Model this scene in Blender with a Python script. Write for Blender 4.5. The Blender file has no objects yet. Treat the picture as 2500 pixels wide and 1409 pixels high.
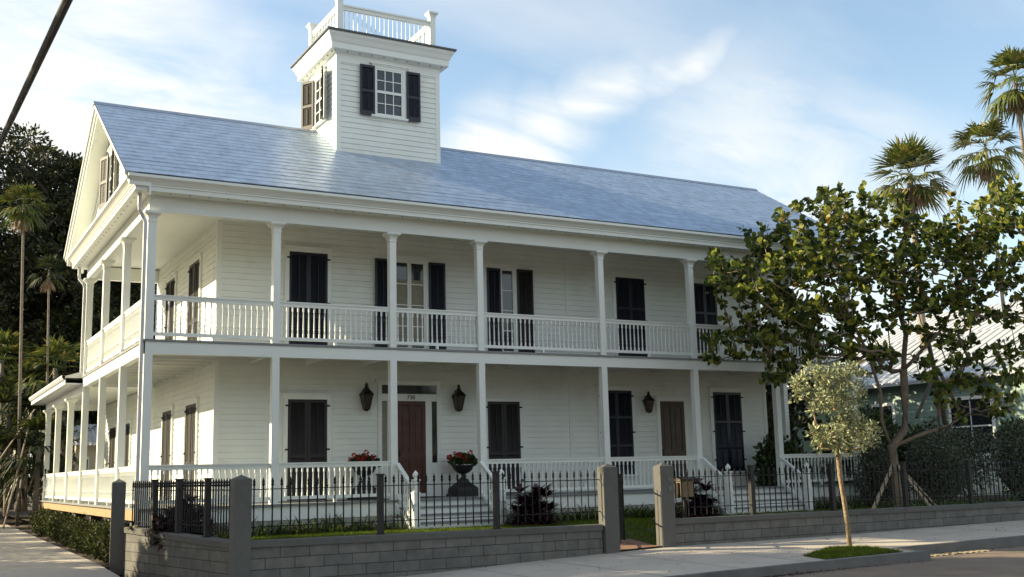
import bpy, math, random
import numpy as np
from mathutils import Matrix, Vector
R = math.radians
rnd = random.Random(7)
rng = np.random.default_rng(7)
S = bpy.context.scene
COL = S.collection

# ---------------------------------------------------------------- camera, sky, sun, exposure
YAW, PITCH, ROLL = R(29.0), R(9.509), R(-1.386)
cd = bpy.data.cameras.new('camera'); cam = bpy.data.objects.new('camera', cd); COL.objects.link(cam)
fw = Vector((math.sin(YAW)*math.cos(PITCH), math.cos(YAW)*math.cos(PITCH), math.sin(PITCH)))
r0 = Vector((math.cos(YAW), -math.sin(YAW), 0)); u0 = r0.cross(fw)
rt = r0*math.cos(ROLL)+u0*math.sin(ROLL); up = u0*math.cos(ROLL)-r0*math.sin(ROLL)
CAM = Vector((-4.525, -24.739, 0.573))
M = Matrix((( rt.x, up.x, -fw.x, CAM.x), (rt.y, up.y, -fw.y, CAM.y), (rt.z, up.z, -fw.z, CAM.z), (0, 0, 0, 1)))
cam.matrix_world = M
cd.sensor_fit = 'HORIZONTAL'; cd.sensor_width = 36; cd.lens = 36*2684.0/2500
cd.clip_start = 0.05; cd.clip_end = 3000
S.camera = cam

SUN = Vector((-1.0, 0.62, 0.535)).normalized()          # towards the sun
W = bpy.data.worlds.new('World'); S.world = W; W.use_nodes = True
nt = W.node_tree; nt.nodes.clear()
N = nt.nodes.new; L = nt.links.new
sky = N('ShaderNodeTexSky'); sky.sky_type = 'NISHITA'; sky.sun_disc = False
sky.sun_elevation = math.asin(SUN.z); sky.sun_rotation = math.atan2(SUN.x, SUN.y)
sky.air_density = 1.0; sky.dust_density = 1.2; sky.ozone_density = 2.6
bg = N('ShaderNodeBackground'); bg.inputs[1].default_value = 0.145
out = N('ShaderNodeOutputWorld')
tc = N('ShaderNodeTexCoord'); sx = N('ShaderNodeSeparateXYZ'); L(tc.outputs['Generated'], sx.inputs[0])
def wm(op, a, b=None, c=None):
    n = N('ShaderNodeMath'); n.operation = op
    for i, v in enumerate((a, b, c)):
        if v is None: continue
        if isinstance(v, (int, float)): n.inputs[i].default_value = v
        else: L(v, n.inputs[i])
    return n.outputs[0]
zc = wm('ADD', wm('MAXIMUM', sx.outputs[2], 0.0), 0.16)
cxy = N('ShaderNodeCombineXYZ'); L(wm('DIVIDE', sx.outputs[0], zc), cxy.inputs[0]); L(wm('DIVIDE', sx.outputs[1], zc), cxy.inputs[1])
mp = N('ShaderNodeMapping'); mp.inputs['Rotation'].default_value = (0, 0, R(-38)); mp.inputs['Scale'].default_value = (0.62, 1.25, 1); mp.inputs['Location'].default_value = (4.15, 2.2, 0)
L(cxy.outputs[0], mp.inputs[0])
nz = N('ShaderNodeTexNoise'); nz.inputs['Scale'].default_value = 0.85; nz.inputs['Detail'].default_value = 7; nz.inputs['Roughness'].default_value = 0.52; nz.inputs['Distortion'].default_value = 0.35
L(mp.outputs[0], nz.inputs[0])
hz = wm('MULTIPLY', wm('POWER', wm('SUBTRACT', 1.0, wm('MAXIMUM', sx.outputs[2], 0.0)), 6.0), 0.55)
thin = wm('MULTIPLY', wm('MAXIMUM', wm('SUBTRACT', nz.outputs[0], 0.50), 0.0), 2.0)
# cloud banks: direction (azimuth from +Y to +X, elevation, degrees), radius, weight
BANKS = [(8, 20, .13, 1.0), (11, 18.5, .11, .95), (4, 16, .13, .9), (14, 15, .11, .65), (18, 19, .07, .45), (28, 16.5, .06, .8), (31, 17, .05, .85), (41, 16, .10, .55), (45, 12, .13, .6), (38, 10, .12, .55), (-30, 22, .5, .7), (-75, 26, .5, .9), (100, 20, .4, .3), (150, 38, .75, .6), (205, 40, .75, .6)]  # last two banks are added behind the camera to brighten the house front
wz = N('ShaderNodeTexNoise'); wz.inputs['Scale'].default_value = 7; wz.inputs['Detail'].default_value = 5; L(tc.outputs['Generated'], wz.inputs[0])
wv = N('ShaderNodeVectorMath'); wv.operation = 'MULTIPLY_ADD'; L(wz.outputs['Color'], wv.inputs[0]); wv.inputs[1].default_value = (.10, .10, .08); L(tc.outputs['Generated'], wv.inputs[2])
acc = None
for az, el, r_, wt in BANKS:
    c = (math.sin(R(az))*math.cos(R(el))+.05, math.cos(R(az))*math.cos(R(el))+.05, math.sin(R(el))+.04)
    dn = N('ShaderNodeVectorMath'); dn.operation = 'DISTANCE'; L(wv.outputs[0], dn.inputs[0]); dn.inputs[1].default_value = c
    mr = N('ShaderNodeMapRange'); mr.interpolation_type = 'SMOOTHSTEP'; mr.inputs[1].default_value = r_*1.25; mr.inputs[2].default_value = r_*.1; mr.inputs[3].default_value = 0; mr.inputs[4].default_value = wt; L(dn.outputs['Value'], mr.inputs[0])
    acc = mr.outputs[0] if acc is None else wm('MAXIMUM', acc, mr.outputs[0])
n5 = N('ShaderNodeTexNoise'); n5.inputs['Scale'].default_value = 3.4; n5.inputs['Detail'].default_value = 8; n5.inputs['Roughness'].default_value = .6; n5.inputs['Distortion'].default_value = .6; L(mp.outputs[0], n5.inputs[0])
for (a0, e0_), (a1, e1_), r_, wt in (((30, 16.6), (37.2, 20.6), .030, .75), ((35.4, 18.9), (41, 21.6), .022, .8)):
    A_ = Vector((math.sin(R(a0))*math.cos(R(e0_)), math.cos(R(a0))*math.cos(R(e0_)), math.sin(R(e0_)))); B_ = Vector((math.sin(R(a1))*math.cos(R(e1_)), math.cos(R(a1))*math.cos(R(e1_)), math.sin(R(e1_))))
    c_ = (A_+B_)/2+Vector((.05, .05, .04)); ax_ = (B_-A_).normalized(); st_ = (B_-A_).length/2/r_
    sb = N('ShaderNodeVectorMath'); sb.operation = 'SUBTRACT'; L(wv.outputs[0], sb.inputs[0]); sb.inputs[1].default_value = c_
    dt = N('ShaderNodeVectorMath'); dt.operation = 'DOT_PRODUCT'; L(sb.outputs[0], dt.inputs[0]); dt.inputs[1].default_value = ax_
    sc_ = N('ShaderNodeVectorMath'); sc_.operation = 'SCALE'; sc_.inputs[0].default_value = ax_; L(wm('MULTIPLY', dt.outputs['Value'], -(1-1/st_)), sc_.inputs['Scale'])
    ad_ = N('ShaderNodeVectorMath'); L(sb.outputs[0], ad_.inputs[0]); L(sc_.outputs[0], ad_.inputs[1])
    ln_ = N('ShaderNodeVectorMath'); ln_.operation = 'LENGTH'; L(ad_.outputs[0], ln_.inputs[0])
    mr = N('ShaderNodeMapRange'); mr.interpolation_type = 'SMOOTHSTEP'; mr.inputs[1].default_value = r_*1.3; mr.inputs[2].default_value = 0; mr.inputs[3].default_value = 0; mr.inputs[4].default_value = wt; L(ln_.outputs['Value'], mr.inputs[0])
    acc = wm('MAXIMUM', acc, mr.outputs[0])
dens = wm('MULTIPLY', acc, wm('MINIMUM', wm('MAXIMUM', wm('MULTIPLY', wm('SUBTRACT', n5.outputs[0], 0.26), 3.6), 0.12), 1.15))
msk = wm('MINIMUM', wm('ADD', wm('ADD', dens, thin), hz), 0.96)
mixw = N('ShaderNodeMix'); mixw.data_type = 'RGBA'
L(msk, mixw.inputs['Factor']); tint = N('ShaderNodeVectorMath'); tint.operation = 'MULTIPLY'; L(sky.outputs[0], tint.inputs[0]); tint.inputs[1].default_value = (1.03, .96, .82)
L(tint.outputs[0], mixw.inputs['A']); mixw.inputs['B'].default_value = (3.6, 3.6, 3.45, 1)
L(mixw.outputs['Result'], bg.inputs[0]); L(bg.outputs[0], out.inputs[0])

sd = bpy.data.lights.new('sun', 'SUN'); sd.energy = 5.0; sd.angle = R(0.5); sd.color = (1.0, 0.85, 0.56)
sun = bpy.data.objects.new('sun', sd); COL.objects.link(sun); sun.rotation_euler = SUN.to_track_quat('Z', 'Y').to_euler()
sun.location = (-40, 24, 22)
S.view_settings.view_transform = 'Standard'; S.view_settings.look = 'None'; S.view_settings.gamma = 1
S.view_settings.exposure = 1.10
S.cycles.max_bounces = 7; S.cycles.diffuse_bounces = 4; S.cycles.transparent_max_bounces = 8

# ---------------------------------------------------------------- materials
def mat(name, col, rough=0.6, var=0.12, scale=6.0, metal=0.0, bump=0.0, bscale=60.0, trans=0.0, island=None, spec=0.5, stain=None, stscale=0.6):
    m = bpy.data.materials.new(name); m.use_nodes = True
    t = m.node_tree; b = t.nodes['Principled BSDF']; n = t.nodes.new; l = t.links.new
    b.inputs['Roughness'].default_value = rough; b.inputs['Metallic'].default_value = metal
    b.inputs['Specular IOR Level'].default_value = spec
    co = n('ShaderNodeTexCoord')
    no = n('ShaderNodeTexNoise'); no.inputs['Scale'].default_value = scale; no.inputs['Detail'].default_value = 5
    l(co.outputs['Object'], no.inputs[0])
    mr = n('ShaderNodeMapRange'); mr.inputs[1].default_value = 0.25; mr.inputs[2].default_value = 0.75
    mr.inputs[3].default_value = 1-var; mr.inputs[4].default_value = 1+var; l(no.outputs[0], mr.inputs[0])
    mx = n('ShaderNodeVectorMath'); mx.operation = 'SCALE'
    if island:
        g = n('ShaderNodeNewGeometry'); cr = n('ShaderNodeValToRGB'); l(g.outputs['Random Per Island'], cr.inputs[0])
        e = cr.color_ramp.elements
        while len(e) < len(island): e.new(0.5)
        for i, (p, c) in enumerate(island): e[i].position = p; e[i].color = (*c, 1)
        l(cr.outputs[0], mx.inputs[0])
    else: mx.inputs[0].default_value = col[:3]
    l(mr.outputs[0], mx.inputs['Scale'])
    last = mx.outputs[0]
    if stain:
        n2 = n('ShaderNodeTexNoise'); n2.inputs['Scale'].default_value = stscale; n2.inputs['Detail'].default_value = 8; n2.inputs['Roughness'].default_value = 0.65
        l(co.outputs['Object'], n2.inputs[0])
        r2 = n('ShaderNodeMapRange'); r2.inputs[1].default_value = 0.52; r2.inputs[2].default_value = 0.72; r2.inputs[4].default_value = 0.9; l(n2.outputs[0], r2.inputs[0])
        m2 = n('ShaderNodeMix'); m2.data_type = 'RGBA'; l(r2.outputs[0], m2.inputs['Factor']); l(last, m2.inputs['A']); m2.inputs['B'].default_value = (*stain, 1)
        last = m2.outputs['Result']
    l(last, b.inputs['Base Color'])
    if bump:
        n3 = n('ShaderNodeTexNoise'); n3.inputs['Scale'].default_value = bscale; n3.inputs['Detail'].default_value = 4; l(co.outputs['Object'], n3.inputs[0])
        bp = n('ShaderNodeBump'); bp.inputs['Strength'].default_value = bump; bp.inputs['Distance'].default_value = 0.02
        l(n3.outputs[0], bp.inputs['Height']); l(bp.outputs[0], b.inputs['Normal'])
    if trans:
        tr = n('ShaderNodeBsdfTranslucent'); ms = n('ShaderNodeMixShader'); ms.inputs[0].default_value = trans
        l(last, tr.inputs[0]); l(b.outputs[0], ms.inputs[1]); l(tr.outputs[0], ms.inputs[2]); l(ms.outputs[0], t.nodes['Material Output'].inputs[0])
    return m

def brickmat(name, c1, c2, mortar, bw, bh, rough=0.85, msize=0.012, bump=0.4, offset=0.5, swap=None, metal=0.0, nbump=0.25, freq=2):
    m = mat(name, c1, rough, 0.16, 5, metal)
    t = m.node_tree; b = t.nodes['Principled BSDF']; n = t.nodes.new; l = t.links.new
    co = n('ShaderNodeTexCoord'); sp = n('ShaderNodeSeparateXYZ'); l(co.outputs['Object'], sp.inputs[0]); cb = n('ShaderNodeCombineXYZ')
    a, k, sgn = swap or ('X', 'Z', 1.0)
    l(sp.outputs[a], cb.inputs[0])
    mm = n('ShaderNodeMath'); mm.operation = 'MULTIPLY'; mm.inputs[1].default_value = sgn; l(sp.outputs[k], mm.inputs[0]); l(mm.outputs[0], cb.inputs[1])
    br = n('ShaderNodeTexBrick'); l(cb.outputs[0], br.inputs[0]); br.offset = offset; br.offset_frequency = freq
    br.inputs['Color1'].default_value = (*c1, 1); br.inputs['Color2'].default_value = (*c2, 1); br.inputs['Mortar'].default_value = (*mortar, 1)
    br.inputs['Scale'].default_value = 1; br.inputs['Mortar Size'].default_value = msize; br.inputs['Brick Width'].default_value = bw; br.inputs['Row Height'].default_value = bh; br.inputs['Mortar Smooth'].default_value = 0.2; br.inputs['Bias'].default_value = -0.2
    no = n('ShaderNodeTexNoise'); no.inputs['Scale'].default_value = 3.0; no.inputs['Detail'].default_value = 9; no.inputs['Roughness'].default_value = 0.7; l(co.outputs['Object'], no.inputs[0])
    mr = n('ShaderNodeMapRange'); mr.inputs[1].default_value = 0.3; mr.inputs[2].default_value = 0.7; mr.inputs[3].default_value = 0.68; mr.inputs[4].default_value = 1.22; l(no.outputs[0], mr.inputs[0])
    sc = n('ShaderNodeVectorMath'); sc.operation = 'SCALE'; l(br.outputs[0], sc.inputs[0]); l(mr.outputs[0], sc.inputs['Scale']); l(sc.outputs[0], b.inputs['Base Color'])
    bp = n('ShaderNodeBump'); bp.inputs['Strength'].default_value = bump; bp.inputs['Distance'].default_value = 0.012; bp.invert = True; l(br.outputs['Fac'], bp.inputs['Height'])
    n3 = n('ShaderNodeTexNoise'); n3.inputs['Scale'].default_value = 90; l(co.outputs['Object'], n3.inputs[0])
    b2 = n('ShaderNodeBump'); b2.inputs['Strength'].default_value = nbump; b2.inputs['Distance'].default_value = 0.01; l(n3.outputs[0], b2.inputs['Height']); l(bp.outputs[0], b2.inputs['Normal']); l(b2.outputs[0], b.inputs['Normal'])
    return m

WHITE = mat('white_paint', (.81, .84, .80), .45, .03, 2.2)
SIDING = mat('white_siding', (.81, .84, .79), .5, .04, 1.3, stain=(.74, .74, .69), stscale=1.8)
CEIL = mat('ceiling_paint', (.74, .76, .72), .55, .03, 2)
DECK = mat('grey_deck_paint', (.23, .24, .24), .6, .10, 9)
TAN = mat('fresh_lumber', (.36, .25, .13), .7, .2, 7)
NAVY = mat('navy_paint', (.008, .010, .020), .42, .2, 8)
BROWN = mat('dark_brown_paint', (.014, .011, .010), .45, .2, 8)
MAHOG = mat('mahogany', (.075, .022, .012), .35, .3, 5)
OAK = mat('brown_door_wood', (.06, .036, .024), .4, .3, 5)
SHING = brickmat('metal_shingle', (.415, .495, .61), (.43, .51, .625), (.32, .385, .49), 0.42, 0.33, .36, .006, .2, metal=0.35, swap=('X', 'Y', 1.166), nbump=.04)
SHING.node_tree.nodes['Principled BSDF'].inputs['Metallic'].default_value = .5
GUT = mat('grey_downspout', (.62, .64, .66), .4, .06, 4)
GLASS = mat('window_glass', (.020, .024, .028), .06, .1, 2, spec=.8)
CURT = mat('curtain', (.27, .25, .19), .9, .15, 12)
IRON = mat('black_iron', (.007, .007, .008), .55, .2, 20, spec=.3)
POSTM = mat('weathered_post', (.022, .020, .019), .75, .25, 9, bump=.3, bscale=30)
STUC = mat('stucco', (.115, .113, .104), .9, .10, 7, bump=.35, bscale=70, stain=(.08, .077, .068), stscale=1.1)
BLOCK = brickmat('concrete_block', (.135, .132, .122), (.175, .168, .154), (.05, .048, .045), .52, .187, .9, .008, .6)
CONC = mat('pavement_concrete', (.46, .41, .35), .85, .07, 1.2, bump=.18, bscale=45, stain=(.32, .285, .245), stscale=.5)
KERB = mat('kerb_concrete', (.15, .145, .14), .85, .14, 3, bump=.2, bscale=45, stain=(.09, .086, .084), stscale=1.2)
ASPH = mat('asphalt', (.20, .155, .115), .9, .2, 1.6, bump=.35, bscale=120, stain=(.12, .095, .07), stscale=.8)
SOIL = mat('soil', (.075, .055, .040), .95, .3, 4, bump=.5, bscale=25)
LAWNM = mat('lawn_soil', (.045, .060, .018), .95, .3, 3)
PAVER = brickmat('brick_paver', (.26, .13, .085), (.30, .18, .12), (.14, .11, .09), .21, .105, .85, .006, .4, swap=('X', 'Y', 1))
BARK = mat('bark', (.21, .165, .12), .9, .3, 6, bump=.5, bscale=22)
BARKD = mat('dark_bark', (.085, .068, .052), .9, .3, 5, bump=.5, bscale=12)
BARKY = mat('pale_bark', (.29, .21, .125), .85, .5, 18, bump=.8, bscale=30, stain=(.055, .04, .025), stscale=7)
PALMT = mat('palm_bark', (.21, .175, .14), .9, .25, 5, bump=.4, bscale=18)
WOODP = mat('pale_lumber', (.36, .29, .20), .8, .2, 6)
G_FICUS = mat('ficus_leaf', 0, .55, .25, 1.0, trans=.25, island=[(0, (.009, .014, .006)), (.6, (.024, .031, .010)), (1, (.08, .085, .022))])
G_GRAPE = mat('sea_grape_leaf', 0, .45, .2, 2, spec=.28, trans=.5, island=[(0, (.022, .042, .012)), (.4, (.070, .105, .022)), (.72, (.20, .23, .036)), (.985, (.36, .36, .06)), (1, (.25, .12, .03))])  # lightest leaf tones carry sunlight, darkest the shade inside the crown
G_SILV = mat('buttonwood_leaf', 0, .6, .2, 2, trans=.2, island=[(0, (.13, .16, .075)), (.5, (.26, .29, .14)), (1, (.45, .45, .27))])
G_GREY = mat('grey_shrub_leaf', 0, .6, .2, 2, trans=.15, island=[(0, (.045, .056, .034)), (.6, (.085, .10, .062)), (1, (.19, .195, .14))])
G_SHRUB = mat('shrub_leaf', 0, .6, .25, 2, trans=.2, island=[(0, (.018, .034, .010)), (.7, (.045, .078, .019)), (1, (.11, .135, .035))])
G_HEDGE = mat('hedge_leaf', 0, .7, .25, 2, spec=.25, trans=.2, island=[(0, (.016, .024, .007)), (.7, (.040, .054, .012)), (1, (.11, .115, .03))])
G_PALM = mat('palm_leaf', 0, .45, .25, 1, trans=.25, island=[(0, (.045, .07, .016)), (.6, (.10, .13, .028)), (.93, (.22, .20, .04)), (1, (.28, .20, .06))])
G_PALMD = mat('dry_palm_leaf', 0, .8, .25, 1, trans=.15, island=[(0, (.17, .115, .07)), (1, (.34, .25, .16))])
G_PALM_SHADE = mat('shaded_palm_leaf', 0, .5, .25, 1, trans=.3, island=[(0, (.012, .022, .008)), (.7, (.030, .045, .012)), (1, (.10, .10, .02))])  # darker copy of the palm leaf, shade put into its colour
G_TI = mat('burgundy_leaf', 0, .4, .2, 2, trans=.15, island=[(0, (.018, .010, .016)), (.7, (.045, .014, .028)), (.9, (.09, .03, .03)), (1, (.05, .06, .02))])
G_GRASS = mat('grass_blade', 0, .7, .2, 1, spec=.2, trans=.35, island=[(0, (.045, .085, .008)), (.6, (.10, .15, .014)), (1, (.22, .24, .025))])
G_BORD = mat('border_leaf', 0, .5, .2, 1, trans=.3, island=[(0, (.03, .06, .012)), (.7, (.08, .12, .02)), (1, (.24, .26, .05))])
RED = mat('red_petal', 0, .5, .2, 5, trans=.2, island=[(0, (.40, .008, .015)), (1, (.62, .02, .03))])
URNM = mat('cast_iron_urn', (.016, .015, .016), .55, .25, 8)
BRONZE = mat('aged_bronze', (.026, .020, .014), .45, .3, 9, metal=.4)
LGLASS = mat('lantern_glass', (.045, .036, .026), .15, .2, 5)
COIR = mat('coir', (.055, .035, .022), .95, .3, 30)
GREENW = mat('green_clapboard', (.23, .33, .28), .6, .06, 2)
MROOF = mat('metal_roof', (.50, .52, .54), .45, .10, 1.2, metal=.3)
MROOFL = mat('light_metal_roof', (.60, .60, .60), .45, .08, 1.2, metal=.2)
BEIGE = mat('beige_wall', (.55, .50, .38), .7, .06, 2)
BRASS = mat('mailbox_metal', (.20, .16, .10), .45, .15, 6, metal=.5)
RUBBER = mat('cable_sheath', (.022, .020, .020), .6, .2, 9)
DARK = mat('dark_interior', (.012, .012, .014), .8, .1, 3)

# ---------------------------------------------------------------- mesh helpers
class MB:
    def __init__(s): s.v = []; s.f = []
    def add(s, vs, fs):
        o = len(s.v); s.v += [tuple(v) for v in vs]; s.f += [tuple(o+i for i in f) for f in fs]
    def quad(s, a, b, c, d): s.add((a, b, c, d), ((0, 1, 2, 3),))
    def hexa(s, P): s.add(P, ((0, 3, 2, 1), (4, 5, 6, 7), (0, 1, 5, 4), (1, 2, 6, 5), (2, 3, 7, 6), (3, 0, 4, 7)))
    def box(s, x0, x1, y0, y1, z0, z1):
        s.hexa(((x0, y0, z0), (x1, y0, z0), (x1, y1, z0), (x0, y1, z0), (x0, y0, z1), (x1, y0, z1), (x1, y1, z1), (x0, y1, z1)))
    def fbox(s, fr, u0, u1, d0, d1, z0, z1):
        s.hexa([fr(*p) for p in ((u0, d1, z0), (u1, d1, z0), (u1, d0, z0), (u0, d0, z0), (u0, d1, z1), (u1, d1, z1), (u1, d0, z1), (u0, d0, z1))])
    def bar(s, a, b, w, h, upv=(0, 0, 1)):
        a = Vector(a); b = Vector(b); d = (b-a).normalized(); sd_ = d.cross(Vector(upv)).normalized()*w/2; uu = sd_.cross(d).normalized()*h/2
        s.hexa([a-sd_-uu, a+sd_-uu, b+sd_-uu, b-sd_-uu, a-sd_+uu, a+sd_+uu, b+sd_+uu, b-sd_+uu])
    def tube(s, pts, rad, n=8, cap=True):
        pts = [Vector(p) for p in pts]
        if not isinstance(rad, (list, tuple)): rad = [rad]*len(pts)
        o = len(s.v); K = len(pts)
        ref = Vector((0.31, 0.17, 0.93))
        for i, p in enumerate(pts):
            d = (pts[min(i+1, K-1)]-pts[max(i-1, 0)])
            if d.length < 1e-9: d = Vector((0, 0, 1))
            d.normalize(); a = d.cross(ref)
            if a.length < 1e-3: a = d.cross(Vector((1, 0, 0)))
            a.normalize(); b = d.cross(a)
            for k in range(n):
                t = 2*math.pi*k/n; s.v.append(tuple(p+(a*math.cos(t)+b*math.sin(t))*rad[i]))
        for i in range(K-1):
            for k in range(n):
                k2 = (k+1) % n; s.f.append((o+i*n+k, o+i*n+k2, o+(i+1)*n+k2, o+(i+1)*n+k))
        if cap:
            s.f.append(tuple(o+k for k in reversed(range(n)))); s.f.append(tuple(o+(K-1)*n+k for k in range(n)))
    def lathe(s, prof, n=12, c=(0, 0, 0), sq=False):
        o = len(s.v); ph = math.pi/n if sq else 0; kk = 1/math.cos(math.pi/n) if sq else 1
        for (r, z) in prof:
            for k in range(n):
                t = 2*math.pi*k/n+ph; s.v.append((c[0]+r*kk*math.cos(t), c[1]+r*kk*math.sin(t), c[2]+z))
        for i in range(len(prof)-1):
            for k in range(n):
                k2 = (k+1) % n; s.f.append((o+i*n+k, o+i*n+k2, o+(i+1)*n+k2, o+(i+1)*n+k))
        s.f.append(tuple(o+k for k in reversed(range(n)))); s.f.append(tuple(o+(len(prof)-1)*n+k for k in range(n)))
    def loft(s, rings, close=True):
        o = len(s.v); n = len(rings[0])
        for r in rings: s.v += [tuple(p) for p in r]
        for i in range(len(rings)-1):
            for k in range(n if close else n-1):
                k2 = (k+1) % n; s.f.append((o+i*n+k, o+i*n+k2, o+(i+1)*n+k2, o+(i+1)*n+k))
    def poly(s, pts): s.add(pts, (tuple(range(len(pts))),))
    def build(s, name, m, parent=None, smooth=False):
        me = bpy.data.meshes.new(name)
        w = wloc(parent) if parent else Vector((0, 0, 0))
        v = [(p[0]-w.x, p[1]-w.y, p[2]-w.z) for p in s.v] if parent and not getattr(s, 'local', False) else s.v
        me.from_pydata(v, [], s.f); me.update()
        me.materials.append(m)
        if smooth: me.polygons.foreach_set('use_smooth', [True]*len(me.polygons))
        return link(name, me, parent)
def link(name, me, parent=None):
    o = bpy.data.objects.new(name, me); COL.objects.link(o)
    if parent: o.parent = parent
    return o
def wloc(o):
    v = Vector((0, 0, 0))
    while o: v += o.location; o = o.parent
    return v
def tag(o, label=None, cat=None, group=None, kind=None):
    for k, v in (('label', label), ('category', cat), ('group', group), ('kind', kind)):
        if v: o[k] = v
    return o
def thing(name, label, cat, loc=(0, 0, 0), rz=0, group=None):
    o = bpy.data.objects.new(name, None); COL.objects.link(o); o.location = loc; o.rotation_euler = (0, 0, rz); o.empty_display_size = .2
    return tag(o, label, cat, group)
def dup(root, loc, rz=None, label=None):
    def cp(o, p):
        c = o.copy(); COL.objects.link(c); c.parent = p
        for ch in [x for x in list(COL.objects) if x.parent == o]: cp(ch, c)
        return c
    r = cp(root, None); r.location = loc
    if rz is not None: r.rotation_euler = (0, 0, rz)
    if label: r['label'] = label
    return r
def pmesh(name, V, m, parent=None, kind=None):
    """V: (n polygons, k corners, 3) in world space -> one mesh of loose polygons."""
    V = np.asarray(V, dtype=np.float32); n, k = V.shape[:2]
    w = wloc(parent) if parent else Vector((0, 0, 0))
    V = V-np.array([w.x, w.y, w.z], dtype=np.float32)
    me = bpy.data.meshes.new(name); me.vertices.add(n*k); me.vertices.foreach_set('co', V.reshape(-1))
    me.loops.add(n*k); me.loops.foreach_set('vertex_index', np.arange(n*k, dtype=np.int32))
    me.polygons.add(n); me.polygons.foreach_set('loop_start', np.arange(0, n*k, k, dtype=np.int32)); me.polygons.foreach_set('loop_total', np.full(n, k, dtype=np.int32))
    me.update(calc_edges=True); me.validate(); me.materials.append(m)
    return link(name, me, parent)
def unit(a): return a/np.maximum(np.linalg.norm(a, axis=-1, keepdims=True), 1e-9)
def leaves(C, T, Nn, ln, wd, shape, cup=0.0):
    """leaf polygons at C, growing along T with face normal near Nn; shape: (along, across) corner list."""
    C = np.asarray(C); n = len(C); T = unit(np.asarray(T)); B = unit(np.cross(T, Nn)); Z = np.cross(B, T)
    ln = np.broadcast_to(np.asarray(ln, float), (n,)); wd = np.broadcast_to(np.asarray(wd, float), (n,))
    V = np.zeros((n, len(shape), 3))
    for i, (a, b) in enumerate(shape):
        V[:, i] = C+T*(a*ln)[:, None]+B*(b*wd)[:, None]+Z*(cup*abs(b)*wd - cup*.6*a*a*ln)[:, None]
    return V
ROUND = [(0, 0), (.22, .42), (.6, .5), (.92, .28), (1, 0), (.92, -.28), (.6, -.5), (.22, -.42)]
LANCE = [(0, 0), (.45, .5), (1, 0), (.45, -.5)]
OVAL = [(0, 0), (.3, .42), (.7, .42), (1, 0), (.7, -.42), (.3, -.42)]
def rdir(n, zmin=-1.0):
    v = unit(rng.normal(size=(n, 3)))
    if zmin > -1: v[:, 2] = np.where(v[:, 2] < zmin, np.abs(v[:, 2])*.6+zmin*.2, v[:, 2]); v = unit(v)
    return v
def in_blob(n, c, r, hollow=0.0):
    d = rdir(n); q = (hollow**3+(1-hollow**3)*rng.random(n))**(1/3)
    return np.asarray(c)+d*q[:, None]*np.asarray(r)

def on_plane_y(px, py, Y):
    d = fw+rt*((px-1250)/2684.0)-up*((py-704.5)/2684.0); t = (Y-CAM.y)/d.y; return CAM+d*t
def at_depth(px, py, D):
    d = fw+rt*((px-1250)/2684.0)-up*((py-704.5)/2684.0); return CAM+d*D

def grow_tree(trunk, targets, r_tip=.008, r_base=.12, wig=.12, nside=6):
    """trunk: list of polylines (first one starts at the ground); targets: crown points. Returns MB of tapered limbs."""
    pts = []; par = []
    def addp(p, q): pts.append(Vector(p)); par.append(q); return len(pts)-1
    heads = {}
    for line in trunk:
        prev = -1
        if pts:
            prev = min(range(len(pts)), key=lambda i: (pts[i]-Vector(line[0])).length); line = line[1:]
        for p in line:
            a = pts[prev] if prev >= 0 else None
            if a is not None:
                nseg = max(1, int((Vector(p)-a).length/.5))
                for k in range(1, nseg+1):
                    q = a.lerp(Vector(p), k/nseg)
                    if k < nseg: q += Vector((rnd.uniform(-1, 1), rnd.uniform(-1, 1), 0))*wig*.35
                    prev = addp(q, prev)
            else: prev = addp(p, -1)
    base = pts[0]; nb = len(pts); free = int(nb*.35)
    order = sorted(range(len(targets)), key=lambda i: (Vector(targets[i])-pts[min(nb-1, free)]).length)
    tips = []
    for i in order:
        t = Vector(targets[i]); P = np.array([tuple(p) for p in pts[free:]])
        d = np.linalg.norm(P-np.array(t), axis=1); hgt = P[:, 2]-t.z
        j = int(np.argmin(d+np.maximum(hgt, 0)*1.2))+free
        a = pts[j]; prev = j; n = max(2, int(d.min()/.45))
        for k in range(1, n+1):
            f = k/n; q = a.lerp(t, f)+Vector((0, 0, -.12*(t-a).length*math.sin(math.pi*f)))
            if k < n: q += Vector((rnd.gauss(0, 1), rnd.gauss(0, 1), rnd.gauss(0, .5)))*wig*.5
            prev = addp(q, prev)
        tips.append(prev)
    w = [0.0]*len(pts)
    for t in tips: w[t] += 1
    for i in range(len(pts)-1, 0, -1):
        if par[i] >= 0: w[par[i]] += w[i]
    wm_ = max(w[0], 1); rad = [r_tip+(r_base-r_tip)*(max(x, .5)/wm_)**.5 for x in w]
    kids = {}
    for i, p in enumerate(par): kids.setdefault(p, []).append(i)
    mb = MB(); stack = [(0, None)]
    while stack:
        i, fr_ = stack.pop()
        ch = [i] if fr_ is None else [fr_, i]
        while True:
            k = kids.get(ch[-1], [])
            if not k: break
            k = sorted(k, key=lambda x: -w[x])
            for o in k[1:]: stack.append((o, ch[-1]))
            ch.append(k[0])
        rr = [rad[x] for x in ch]
        if fr_ is not None: rr[0] = rr[1]
        if len(ch) > 1: mb.tube([pts[x] for x in ch], rr, nside if rr[0] > .02 else 4, cap=True)
    return mb

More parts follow.
